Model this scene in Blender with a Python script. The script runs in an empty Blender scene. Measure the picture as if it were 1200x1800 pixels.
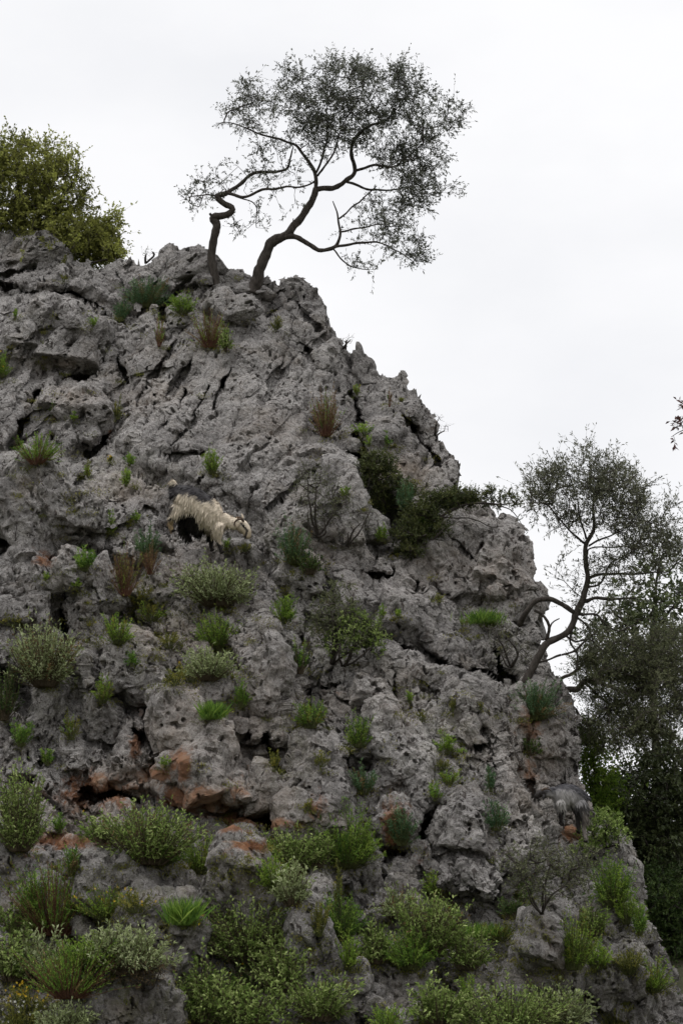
import bpy, math, time
import numpy as np
from mathutils import Vector

T0 = time.time()
scene = bpy.context.scene
R = math.radians

# ------------------------------------------------------------------ camera, world, sun, exposure
PITCH = R(18.0)
CAM = np.array([0.0, 0.0, 1.6])
FPX = 3245.0                       # focal length in photograph pixels (1200 x 1800)
cd = bpy.data.cameras.new('camera')
cd.sensor_fit = 'VERTICAL'
cd.sensor_height = 36.0
cd.lens = 36.0 * FPX / 1800.0
cd.clip_start = 0.1
cd.clip_end = 4000
cam = bpy.data.objects.new('camera', cd)
cam.location = CAM
cam.rotation_euler = (math.pi / 2 + PITCH, 0, 0)
scene.collection.objects.link(cam)
scene.camera = cam

SUN_EL, SUN_AZ = R(58), R(-20)
world = bpy.data.worlds.new('World')
scene.world = world
world.use_nodes = True
wn, wl = world.node_tree.nodes, world.node_tree.links
wn.clear()
wo = wn.new('ShaderNodeOutputWorld')
bg = wn.new('ShaderNodeBackground')
bg.inputs['Strength'].default_value = 0.1
sky = wn.new('ShaderNodeTexSky')
sky.sky_type = 'NISHITA'
sky.sun_disc = False
sky.sun_elevation = SUN_EL
sky.sun_rotation = SUN_AZ
sky.dust_density = 3.0
tc = wn.new('ShaderNodeTexCoord')
mp = wn.new('ShaderNodeMapping')
mp.inputs['Scale'].default_value = (1.0, 1.0, 2.2)
cn = wn.new('ShaderNodeTexNoise')
cn.inputs['Scale'].default_value = 3.2
cn.inputs['Detail'].default_value = 6
cn.inputs['Roughness'].default_value = 0.5
cr = wn.new('ShaderNodeValToRGB')
cr.color_ramp.elements[0].position = 0.28
cr.color_ramp.elements[0].color = (0.87, 0.87, 0.87, 1)
cr.color_ramp.elements[1].position = 0.50
cr.color_ramp.elements[1].color = (1, 1, 1, 1)
cn2 = wn.new('ShaderNodeTexNoise')
cn2.inputs['Scale'].default_value = 2.1
cn2.inputs['Detail'].default_value = 5
cr2 = wn.new('ShaderNodeValToRGB')           # brightness of the cloud layer
cr2.color_ramp.elements[0].position = 0.30
cr2.color_ramp.elements[0].color = (9.62, 9.65, 9.90, 1)
cr2.color_ramp.elements[1].position = 0.65
cr2.color_ramp.elements[1].color = (10.05, 10.06, 10.2, 1)
mixs = wn.new('ShaderNodeMix')
mixs.data_type = 'RGBA'
wl.new(tc.outputs['Generated'], mp.inputs['Vector'])
wl.new(mp.outputs['Vector'], cn.inputs['Vector'])
wl.new(mp.outputs['Vector'], cn2.inputs['Vector'])
wl.new(cn.outputs['Fac'], cr.inputs['Fac'])
wl.new(cn2.outputs['Fac'], cr2.inputs['Fac'])
wl.new(cr.outputs['Color'], mixs.inputs['Factor'])
wl.new(sky.outputs['Color'], mixs.inputs['A'])
# an overcast sky is two to three times brighter overhead than near the horizon
sep = wn.new('ShaderNodeSeparateXYZ')
wl.new(tc.outputs['Generated'], sep.inputs['Vector'])
zen = wn.new('ShaderNodeMapRange')
zen.interpolation_type = 'SMOOTHSTEP'
zen.inputs['From Min'].default_value = 0.56
zen.inputs['From Max'].default_value = 1.0
zen.inputs['To Min'].default_value = 1.0
zen.inputs['To Max'].default_value = 2.6
wl.new(sep.outputs['Z'], zen.inputs['Value'])
vm = wn.new('ShaderNodeVectorMath')
vm.operation = 'SCALE'
wl.new(cr2.outputs['Color'], vm.inputs[0])
wl.new(zen.outputs['Result'], vm.inputs['Scale'])
wl.new(vm.outputs['Vector'], mixs.inputs['B'])
wl.new(mixs.outputs['Result'], bg.inputs['Color'])
wl.new(bg.outputs['Background'], wo.inputs['Surface'])

sl = bpy.data.lights.new('sun', 'SUN')
sl.energy = 0.6
sl.angle = R(25)
sl.color = (1.0, 0.97, 0.93)
sun = bpy.data.objects.new('sun', sl)
# light comes from high up, a little to the left and behind the camera
sdir = Vector((-0.40, -0.25, 1.0)).normalized()
sun.rotation_euler = sdir.to_track_quat('Z', 'Y').to_euler()
SUN_EL = math.asin(sdir.z)
sky.sun_elevation = SUN_EL
sky.sun_rotation = math.atan2(sdir.x, sdir.y)
sun.location = (0, 0, 40)
scene.collection.objects.link(sun)

scene.view_settings.view_transform = 'Standard'
scene.view_settings.look = 'None'
scene.view_settings.exposure = 0.0
scene.view_settings.gamma = 1.0
scene.view_settings.use_curve_mapping = False
scene.render.engine = 'CYCLES'
scene.cycles.max_bounces = 6
scene.cycles.diffuse_bounces = 3
scene.cycles.glossy_bounces = 2
scene.cycles.transmission_bounces = 3
scene.cycles.use_denoising = True
scene.cycles.denoiser = 'OPENIMAGEDENOISE'
scene.cycles.denoising_input_passes = 'RGB_ALBEDO_NORMAL'
scene.cycles.denoising_prefilter = 'ACCURATE'

# ------------------------------------------------------------------ helpers
def rng(seed):
    return np.random.default_rng(seed)

FW = np.array([0, math.cos(PITCH), math.sin(PITCH)])
UP = np.array([0, -math.sin(PITCH), math.cos(PITCH)])
RT = np.array([1.0, 0, 0])

def at(px, py, t):
    """point seen at photograph pixel (px, py), t metres in front of the camera"""
    px, py, t = np.asarray(px, float), np.asarray(py, float), np.asarray(t, float)
    d = FW + ((px - 600) / FPX)[..., None] * RT + ((900 - py) / FPX)[..., None] * UP
    return CAM + d * t[..., None]

def project(P):
    v = P - CAM
    t = v @ FW
    return 600 + FPX * (v @ RT) / t, 900 - FPX * (v @ UP) / t, t

_pr = rng(11)
PERM = np.concatenate([_pr.permutation(512)] * 2)
GRAD = _pr.normal(size=(512, 3))
GRAD /= np.linalg.norm(GRAD, axis=1)[:, None]

def perlin(P, seed=0):
    P = P + seed * 17.31
    I = np.floor(P).astype(np.int64)
    f = P - I
    I &= 511
    w = f * f * f * (f * (f * 6 - 15) + 10)
    def h(a, b, c):
        k = PERM[(PERM[(PERM[(I[:, 0] + a) & 511] + I[:, 1] + b) & 511] + I[:, 2] + c) & 511]
        g = GRAD[k]
        return g[:, 0] * (f[:, 0] - a) + g[:, 1] * (f[:, 1] - b) + g[:, 2] * (f[:, 2] - c)
    x0 = h(0, 0, 0) * (1 - w[:, 0]) + h(1, 0, 0) * w[:, 0]
    x1 = h(0, 1, 0) * (1 - w[:, 0]) + h(1, 1, 0) * w[:, 0]
    x2 = h(0, 0, 1) * (1 - w[:, 0]) + h(1, 0, 1) * w[:, 0]
    x3 = h(0, 1, 1) * (1 - w[:, 0]) + h(1, 1, 1) * w[:, 0]
    y0 = x0 * (1 - w[:, 1]) + x1 * w[:, 1]
    y1 = x2 * (1 - w[:, 1]) + x3 * w[:, 1]
    return (y0 * (1 - w[:, 2]) + y1 * w[:, 2]) * 1.5

def worley3(P, seed=0):
    P = P + seed * 13.7
    I = np.floor(P).astype(np.int64)
    f = P - I
    best = np.full(len(P), 9.0)
    pts = rng(500 + seed).random((512, 3))
    for a in (-1, 0, 1):
        for b in (-1, 0, 1):
            for c in (-1, 0, 1):
                k = PERM[(PERM[(PERM[(I[:, 0] + a) & 511] + I[:, 1] + b) & 511] + I[:, 2] + c) & 511]
                q = pts[k]
                d = (q[:, 0] + a - f[:, 0]) ** 2 + (q[:, 1] + b - f[:, 1]) ** 2 + (q[:, 2] + c - f[:, 2]) ** 2
                np.minimum(best, d, out=best)
    return np.sqrt(best)

def worley2(a, b, seed=0):
    ia, ib = np.floor(a).astype(np.int64), np.floor(b).astype(np.int64)
    fa, fb = a - ia, b - ib
    r = rng(900 + seed)
    pa, pb = r.random(512), r.random(512)
    F1 = np.full(a.shape, 9.0); F2 = np.full(a.shape, 9.0)
    ID = np.zeros(a.shape, int); da = np.zeros(a.shape); db = np.zeros(a.shape)
    for i in (-1, 0, 1):
        for j in (-1, 0, 1):
            k = PERM[(PERM[(ia + i + seed * 7) & 511] + ib + j) & 511]
            xa, xb = pa[k] + i - fa, pb[k] + j - fb
            d = np.sqrt(xa * xa + xb * xb)
            new = d < F1
            F2 = np.where(new, F1, np.minimum(F2, d))
            F1 = np.where(new, d, F1)
            ID = np.where(new, k, ID); da = np.where(new, xa, da); db = np.where(new, xb, db)
    return F1, F2, ID, da, db

def facet3(P, seed=0, tilt=0.9, c=0.75):
    """broken-stone relief: the upper envelope of tilted flat facets, one per random cell"""
    P = P + seed * 11.3
    I = np.floor(P).astype(np.int64)
    f = P - I
    r = rng(1500 + seed)
    pts, tl, hh = r.random((512, 3)), r.normal(size=(512, 3)) * tilt * 0.6, r.random(512) * 0.7
    best = np.full(len(P), -9.0)
    for a in (-1, 0, 1):
        for b in (-1, 0, 1):
            for d in (-1, 0, 1):
                k = PERM[(PERM[(PERM[(I[:, 0] + a) & 511] + I[:, 1] + b) & 511] + I[:, 2] + d) & 511]
                e = f - pts[k] - np.array([a, b, d])
                v = hh[k] + (tl[k] * e).sum(1) - c * (e * e).sum(1)
                np.maximum(best, v, out=best)
    return best - 0.45

def sst(x, a, b):
    x = np.clip((x - a) / (b - a), 0, 1)
    return x * x * (3 - 2 * x)

def seg_dist(px, py, pts, closed=False):
    """distance to a polyline and the nearest point on it"""
    pts = np.asarray(pts, float)
    n = len(pts)
    best = np.full(px.shape, 1e9); qx = np.zeros(px.shape); qy = np.zeros(px.shape)
    for i in range(n if closed else n - 1):
        a, b = pts[i], pts[(i + 1) % n]
        e = b - a
        l2 = max(e @ e, 1e-9)
        s = np.clip(((px - a[0]) * e[0] + (py - a[1]) * e[1]) / l2, 0, 1)
        x, y = a[0] + s * e[0], a[1] + s * e[1]
        d = (px - x) ** 2 + (py - y) ** 2
        m = d < best
        best = np.where(m, d, best); qx = np.where(m, x, qx); qy = np.where(m, y, qy)
    return np.sqrt(best), qx, qy

def inside(px, py, pts):
    pts = np.asarray(pts, float)
    r = np.zeros(px.shape, bool)
    n = len(pts)
    for i in range(n):
        (x0, y0), (x1, y1) = pts[i], pts[(i + 1) % n]
        c = ((y0 > py) != (y1 > py))
        with np.errstate(divide='ignore', invalid='ignore'):
            r ^= c & (px < (x1 - x0) * (py - y0) / (y1 - y0 + 1e-12) + x0)
    return r

def link(o, parent=None):
    scene.collection.objects.link(o)
    if parent is not None:
        o.parent = parent
    return o

def np_mesh(name, V, F, mat=None, smooth=False, attrs=None):
    V = np.ascontiguousarray(V, np.float32)
    F = np.ascontiguousarray(F, np.int32)
    me = bpy.data.meshes.new(name)
    n, k = F.shape
    me.vertices.add(len(V))
    me.vertices.foreach_set('co', V.ravel())
    me.loops.add(n * k)
    me.loops.foreach_set('vertex_index', F.ravel())
    me.polygons.add(n)
    me.polygons.foreach_set('loop_start', np.arange(0, n * k, k, dtype=np.int32))
    me.polygons.foreach_set('use_smooth', np.full(n, smooth, bool))
    me.update(calc_edges=True)
    for a, vals in (attrs or {}).items():
        vals = np.asarray(vals, np.float32)
        if vals.ndim == 2:
            at_ = me.attributes.new(a, 'FLOAT_COLOR', 'POINT')
            at_.data.foreach_set('color', np.concatenate([vals, np.ones((len(vals), 1), np.float32)], 1).ravel())
        else:
            at_ = me.attributes.new(a, 'FLOAT', 'POINT')
            at_.data.foreach_set('value', vals)
    if mat:
        me.materials.append(mat)
    return me

def tag(o, label=None, cat=None, group=None, kind=None):
    if label: o['label'] = label
    if cat: o['category'] = cat
    if group: o['group'] = group
    if kind: o['kind'] = kind
    return o

def empty(name, loc, label, cat, group=None):
    o = bpy.data.objects.new(name, None)
    o.empty_display_size = 0.2
    o.location = loc
    link(o)
    return tag(o, label, cat, group)

def part(name, me, root):
    """mesh data is in world coordinates relative to the root's location"""
    o = bpy.data.objects.new(name, me)
    return link(o, root)

# ------------------------------------------------------------------ materials
def new_mat(name):
    m = bpy.data.materials.new(name)
    m.use_nodes = True
    nt = m.node_tree
    nt.nodes.clear()
    return m, nt.nodes, nt.links

def N(nodes, kind, **kw):
    n = nodes.new(kind)
    for k, v in kw.items():
        if k in n.inputs:
            n.inputs[k].default_value = v
        else:
            setattr(n, k, v)
    return n

def ramp(nodes, stops):
    r = nodes.new('ShaderNodeValToRGB')
    e = r.color_ramp.elements
    while len(e) < len(stops):
        e.new(0.5)
    for el, (p, c) in zip(e, stops):
        el.position = p
        el.color = (c, c, c, 1) if np.isscalar(c) else (*c, 1)
    return r

def mixc(nodes, links, fac, a, b, blend='MIX'):
    m = nodes.new('ShaderNodeMix')
    m.data_type = 'RGBA'
    m.blend_type = blend
    for key, v in (('Factor', fac), ('A', a), ('B', b)):
        if hasattr(v, 'links') or hasattr(v, 'is_linked'):
            links.new(v, m.inputs[key])
        elif key == 'Factor':
            m.inputs[key].default_value = v
        else:
            m.inputs[key].default_value = (*v, 1)
    return m.outputs['Result']

def rock_material():
    m, n, l = new_mat('limestone')
    out = n.new('ShaderNodeOutputMaterial')
    b = n.new('ShaderNodeBsdfPrincipled')
    b.inputs['Roughness'].default_value = 0.92
    b.inputs['Specular IOR Level'].default_value = 0.2
    geo = n.new('ShaderNodeNewGeometry')
    pos = geo.outputs['Position']
    def noise(scale, detail=6, rough=0.6, dist=0.0):
        t = N(n, 'ShaderNodeTexNoise', Scale=scale, Detail=detail, Roughness=rough, Distortion=dist)
        l.new(pos, t.inputs['Vector'])
        return t.outputs['Fac']
    def rmp(sock, stops):
        r = ramp(n, stops)
        l.new(sock, r.inputs['Fac'])
        return r.outputs['Color']
    base = rmp(noise(0.9, 8, 0.65, 0.6), [(0.32, (0.200, 0.190, 0.183)), (0.5, (0.295, 0.282, 0.272)), (0.68, (0.375, 0.359, 0.344))])
    # fine mottling
    mott = rmp(noise(13, 9, 0.8), [(0.34, (0.42, 0.41, 0.40)), (0.46, (0.95, 0.95, 0.95)), (0.56, (1.06, 1.05, 1.04)), (0.72, (1.45, 1.43, 1.40))])
    col = mixc(n, l, 1.0, base, mott, 'MULTIPLY')
    mott2 = rmp(noise(48, 5, 0.75), [(0.36, (0.50, 0.48, 0.47)), (0.48, (1.0, 1.0, 1.0)), (0.68, (1.35, 1.34, 1.32))])
    col = mixc(n, l, 1.0, col, mott2, 'MULTIPLY')
    # rain streaks of dark algae down the face
    ms = n.new('ShaderNodeMapping'); ms.inputs['Scale'].default_value = (3.4, 3.4, 0.45); ms.inputs['Rotation'].default_value = (0, R(18), 0)
    l.new(pos, ms.inputs['Vector'])
    ns = N(n, 'ShaderNodeTexNoise', Scale=1.0, Detail=7, Roughness=0.68); l.new(ms.outputs['Vector'], ns.inputs['Vector'])
    st = rmp(ns.outputs['Fac'], [(0.53, 0.0), (0.66, 0.55)])
    col = mixc(n, l, st, col, (0.095, 0.088, 0.084))
    # black lichen patches; the finer specks also paint in the dark of pits
    dk = rmp(noise(5.5, 9, 0.82, 0.8), [(0.53, 0.0), (0.59, 0.8)])
    col = mixc(n, l, dk, col, (0.080, 0.072, 0.067))
    dk2 = rmp(noise(26, 7, 0.75, 0.6), [(0.565, 0.0), (0.605, 0.9)])
    col = mixc(n, l, dk2, col, (0.050, 0.040, 0.036))
    # lichen spots and the shade of elongated pits, painted in along the bedding
    mq = n.new('ShaderNodeMapping'); mq.inputs['Scale'].default_value = (1.0, 1.0, 0.5); mq.inputs['Rotation'].default_value = (0, R(28), 0)
    l.new(pos, mq.inputs['Vector'])
    nq = N(n, 'ShaderNodeTexNoise', Scale=15.0, Detail=5, Roughness=0.6, Distortion=0.9); l.new(mq.outputs['Vector'], nq.inputs['Vector'])
    dk3 = rmp(nq.outputs['Fac'], [(0.585, 0.0), (0.625, 0.92)])
    col = mixc(n, l, dk3, col, (0.040, 0.032, 0.029))
    # pale grey / white lichen spots
    wh = rmp(noise(8.5, 10, 0.88), [(0.635, 0.0), (0.665, 0.85)])
    col = mixc(n, l, wh, col, (0.56, 0.55, 0.53))
    # blackish lichen crust, widened to paint dimmer light over the cliff's foot
    at_l = N(n, 'ShaderNodeAttribute', attribute_name='crust_dimming')
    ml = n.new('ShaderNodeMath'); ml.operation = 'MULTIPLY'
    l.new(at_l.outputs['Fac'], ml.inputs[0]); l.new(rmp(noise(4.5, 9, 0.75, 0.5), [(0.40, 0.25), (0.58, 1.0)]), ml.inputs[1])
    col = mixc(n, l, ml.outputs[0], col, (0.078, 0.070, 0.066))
    # yellow-brown tint in broad patches
    br = rmp(noise(1.6, 6, 0.7), [(0.52, 0.0), (0.72, 0.45)])
    col = mixc(n, l, br, col, (0.20, 0.165, 0.127))
    # iron-stained ochre rock where the face has broken away
    at_o = N(n, 'ShaderNodeAttribute', attribute_name='ochre')
    mo_ = n.new('ShaderNodeMath'); mo_.operation = 'MULTIPLY_ADD'
    l.new(noise(5, 9, 0.75, 0.6), mo_.inputs[0]); mo_.inputs[1].default_value = 1.5; l.new(at_o.outputs['Fac'], mo_.inputs[2])
    mm = ramp(n, [(0.98, 0.0), (1.16, 0.92)])
    msc = n.new('ShaderNodeMath'); msc.operation = 'MULTIPLY'; msc.inputs[1].default_value = 0.5
    l.new(mo_.outputs[0], msc.inputs[0])
    mm.color_ramp.elements[0].position = 0.51; mm.color_ramp.elements[1].position = 0.62
    l.new(msc.outputs[0], mm.inputs['Fac'])
    oc = rmp(noise(3.5, 6, 0.7), [(0.35, (0.105, 0.050, 0.028)), (0.52, (0.215, 0.085, 0.033)), (0.66, (0.26, 0.150, 0.088))])
    col = mixc(n, l, mm.outputs['Color'], col, oc)
    at_t = N(n, 'ShaderNodeAttribute', attribute_name='tan')
    mt = n.new('ShaderNodeMath'); mt.operation = 'MULTIPLY'
    l.new(at_t.outputs['Fac'], mt.inputs[0]); l.new(rmp(noise(4, 7, 0.7), [(0.35, 0.2), (0.62, 0.9)]), mt.inputs[1])
    col = mixc(n, l, mt.outputs[0], col, (0.30, 0.235, 0.18))
    # moss and algae
    at_m = N(n, 'ShaderNodeAttribute', attribute_name='moss')
    mo = n.new('ShaderNodeMath'); mo.operation = 'MULTIPLY'
    l.new(at_m.outputs['Fac'], mo.inputs[0]); l.new(rmp(noise(7, 8, 0.75), [(0.45, 0.0), (0.62, 0.85)]), mo.inputs[1])
    col = mixc(n, l, mo.outputs[0], col, (0.085, 0.085, 0.028))
    l.new(col, b.inputs['Base Color'])
    # fine relief
    b1 = n.new('ShaderNodeBump'); b1.inputs['Strength'].default_value = 0.9; b1.inputs['Distance'].default_value = 0.045
    l.new(noise(17, 9, 0.72, 0.3), b1.inputs['Height'])
    b2 = n.new('ShaderNodeBump'); b2.inputs['Strength'].default_value = 0.8; b2.inputs['Distance'].default_value = 0.009
    l.new(noise(60, 6, 0.7), b2.inputs['Height']); l.new(b1.outputs['Normal'], b2.inputs['Normal'])
    l.new(b2.outputs['Normal'], b.inputs['Normal'])
    l.new(b.outputs['BSDF'], out.inputs['Surface'])
    return m

def leaf_material(name, dark, mid, light, trans=0.3, rough=0.55, spec=0.25):
    m, n, l = new_mat(name)
    out = n.new('ShaderNodeOutputMaterial')
    b = n.new('ShaderNodeBsdfPrincipled')
    b.inputs['Roughness'].default_value = rough
    b.inputs['Specular IOR Level'].default_value = spec
    a = N(n, 'ShaderNodeAttribute', attribute_name='tone')
    r = ramp(n, [(0.05, dark), (0.5, mid), (0.95, light)])
    l.new(a.outputs['Fac'], r.inputs['Fac'])
    l.new(r.outputs['Color'], b.inputs['Base Color'])
    t = n.new('ShaderNodeBsdfTranslucent')
    l.new(r.outputs['Color'], t.inputs['Color'])
    mx = n.new('ShaderNodeMixShader')
    mx.inputs['Fac'].default_value = trans
    l.new(b.outputs['BSDF'], mx.inputs[1]); l.new(t.outputs['BSDF'], mx.inputs[2])
    l.new(mx.outputs['Shader'], out.inputs['Surface'])
    return m

def bark_material(name, a, c, scale=18):
    m, n, l = new_mat(name)
    out = n.new('ShaderNodeOutputMaterial')
    b = n.new('ShaderNodeBsdfPrincipled')
    b.inputs['Roughness'].default_value = 0.9
    b.inputs['Specular IOR Level'].default_value = 0.15
    geo = n.new('ShaderNodeNewGeometry')
    mpn = n.new('ShaderNodeMapping'); mpn.inputs['Scale'].default_value = (1, 1, 0.35)
    l.new(geo.outputs['Position'], mpn.inputs['Vector'])
    t = N(n, 'ShaderNodeTexNoise', Scale=scale, Detail=7, Roughness=0.7)
    l.new(mpn.outputs['Vector'], t.inputs['Vector'])
    r = ramp(n, [(0.35, a), (0.65, c)])
    l.new(t.outputs['Fac'], r.inputs['Fac'])
    l.new(r.outputs['Color'], b.inputs['Base Color'])
    bp = n.new('ShaderNodeBump'); bp.inputs['Distance'].default_value = 0.02; bp.inputs['Strength'].default_value = 0.9
    l.new(t.outputs['Fac'], bp.inputs['Height']); l.new(bp.outputs['Normal'], b.inputs['Normal'])
    l.new(b.outputs['BSDF'], out.inputs['Surface'])
    return m

def coat_material(name, attr='coat', rough=0.6):
    m, n, l = new_mat(name)
    out = n.new('ShaderNodeOutputMaterial')
    b = n.new('ShaderNodeBsdfPrincipled')
    b.inputs['Roughness'].default_value = rough
    b.inputs['Specular IOR Level'].default_value = 0.25
    a = N(n, 'ShaderNodeAttribute', attribute_name=attr)
    l.new(a.outputs['Color'], b.inputs['Base Color'])
    l.new(b.outputs['BSDF'], out.inputs['Surface'])
    return m

ROCK = rock_material()
M = {
    'sage': leaf_material('sage_leaf', (0.19, 0.23, 0.095), (0.32, 0.375, 0.175), (0.46, 0.51, 0.29), 0.22, 0.75, 0.1),
    'sage_green': leaf_material('green_sage_leaf', (0.095, 0.150, 0.032), (0.225, 0.310, 0.080), (0.42, 0.50, 0.19), 0.25, 0.7, 0.12),
    'spurge': leaf_material('spurge_leaf', (0.070, 0.150, 0.026), (0.155, 0.285, 0.042), (0.30, 0.42, 0.075), 0.3),
    'spurge_blue': leaf_material('blue_spurge_leaf', (0.050, 0.110, 0.050), (0.10, 0.19, 0.085), (0.18, 0.27, 0.125), 0.3),
    'bright': leaf_material('bright_leaf', (0.11, 0.20, 0.025), (0.21, 0.33, 0.045), (0.34, 0.44, 0.08), 0.35),
    'yellow': leaf_material('yellow_green_leaf', (0.100, 0.115, 0.025), (0.19, 0.20, 0.042), (0.31, 0.28, 0.06), 0.3),
    'dry': leaf_material('dry_leaf', (0.11, 0.075, 0.036), (0.20, 0.135, 0.062), (0.31, 0.22, 0.10), 0.25),
    'dark': leaf_material('dark_leaf', (0.028, 0.052, 0.015), (0.062, 0.105, 0.026), (0.13, 0.185, 0.05), 0.2),
    'juniper': leaf_material('juniper_leaf', (0.035, 0.050, 0.014), (0.080, 0.100, 0.028), (0.155, 0.165, 0.055), 0.15),
    'twiggy': leaf_material('twiggy_leaf', (0.070, 0.082, 0.040), (0.135, 0.15, 0.072), (0.22, 0.235, 0.125), 0.2),
    'olive': leaf_material('olive_leaf', (0.045, 0.052, 0.034), (0.10, 0.108, 0.078), (0.20, 0.21, 0.16), 0.2),
    'olive_grey': leaf_material('grey_olive_leaf', (0.055, 0.062, 0.036), (0.12, 0.125, 0.078), (0.21, 0.215, 0.145), 0.2),
    'bush': leaf_material('bush_leaf', (0.10, 0.105, 0.028), (0.225, 0.235, 0.055), (0.37, 0.40, 0.095), 0.42),
    'broad': leaf_material('broad_leaf', (0.034, 0.046, 0.018), (0.075, 0.100, 0.036), (0.16, 0.19, 0.078), 0.15, 0.45, 0.35),
    'red_leaf': leaf_material('reddish_leaf', (0.05, 0.022, 0.022), (0.095, 0.040, 0.038), (0.13, 0.07, 0.05), 0.2),
    'flower': leaf_material('yellow_petal', (0.50, 0.32, 0.02), (0.62, 0.42, 0.03), (0.70, 0.52, 0.05), 0.2),
    'white_flower': leaf_material('white_petal', (0.55, 0.55, 0.5), (0.65, 0.65, 0.6), (0.75, 0.75, 0.7), 0.2),
    'bark': bark_material('bark', (0.030, 0.025, 0.021), (0.095, 0.082, 0.072)),
    'bark_grey': bark_material('grey_bark', (0.050, 0.042, 0.035), (0.15, 0.13, 0.115)),
    'stem': bark_material('stem_wood', (0.06, 0.048, 0.03), (0.14, 0.11, 0.07)),
    'stem_green': bark_material('stem_green', (0.06, 0.07, 0.025), (0.11, 0.12, 0.045)),
    'stem_red': bark_material('stem_red', (0.09, 0.045, 0.03), (0.18, 0.09, 0.055)),
    'coat': coat_material('goat_coat'),
    'horn': bark_material('horn', (0.05, 0.035, 0.025), (0.13, 0.095, 0.07), 40),
    'hoof': bark_material('hoof', (0.012, 0.010, 0.009), (0.03, 0.025, 0.022), 40),
}

# ------------------------------------------------------------------ the cliff
OUT = [(-1150, 700), (-900, 590), (-760, 560), (-600, 500), (-470, 510), (-330, 470), (-200, 440), (-60, 450), (0, 424), (22, 412), (45, 410), (62, 422), (85, 420), (108, 424), (120, 444), (128, 462), (152, 470), (172, 474),
       (186, 466), (205, 456), (232, 453), (252, 462), (266, 468), (280, 448), (300, 438), (330, 440), (352, 432), (366, 446), (374, 468), (388, 474), (400, 478),
       (424, 474), (438, 486), (452, 492), (466, 496), (480, 499), (492, 506), (508, 497), (524, 491), (532, 498), (540, 508), (554, 516), (566, 524), (574, 534),
       (569, 548), (578, 562), (590, 582), (601, 602), (612, 622), (622, 636), (627, 648),
       (626, 634), (630, 622), (640, 617), (645, 622), (650, 634), (654, 654), (664, 660), (676, 666), (692, 670),
       (707, 667), (716, 684), (730, 686), (742, 702), (756, 728), (762, 748), (768, 768), (784, 780), (798, 798), (806, 816), (808, 830), (800, 842), (796, 856),
       (806, 868), (826, 880), (850, 898), (868, 915), (884, 912), (902, 926), (920, 940), (934, 960), (938, 984), (936, 1012), (930, 1024), (934, 1044), (942, 1064),
       (940, 1090), (946, 1120), (960, 1160), (985, 1205), (1006, 1238), (1014, 1270), (1016, 1310), (1017, 1360), (1022, 1400), (1034, 1436), (1060, 1462),
       (1088, 1484), (1106, 1518), (1118, 1560), (1126, 1600), (1138, 1630), (1156, 1670), (1178, 1722), (1200, 1776), (1230, 1850), (1280, 1960)]

def jag_outline():
    pts = np.array(OUT, float)
    dense = []
    for a, b in zip(pts[:-1], pts[1:]):
        k = max(1, int(np.linalg.norm(b - a) / 4))
        for i in range(k):
            dense.append(a + (b - a) * i / k)
    dense.append(pts[-1])
    D = np.array(dense)
    P3 = np.c_[D / 40.0, np.zeros(len(D))]
    P4 = np.c_[D / 13.0, np.ones(len(D)) * 3]
    P5 = np.c_[D / 6.5, np.ones(len(D)) * 7]
    D[:, 0] += 3.2 * perlin(P3, 1) + 4.5 * perlin(P4, 2) + 2.6 * perlin(P5, 5)
    D[:, 1] += 3.2 * perlin(P3, 3) + 6.0 * perlin(P4, 4) + 4.0 * perlin(P5, 6)
    return D

OUTD = jag_outline()
POLY = np.vstack([OUTD, [(1400, 2300), (-1300, 2300), (-1300, 760)]])

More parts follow.
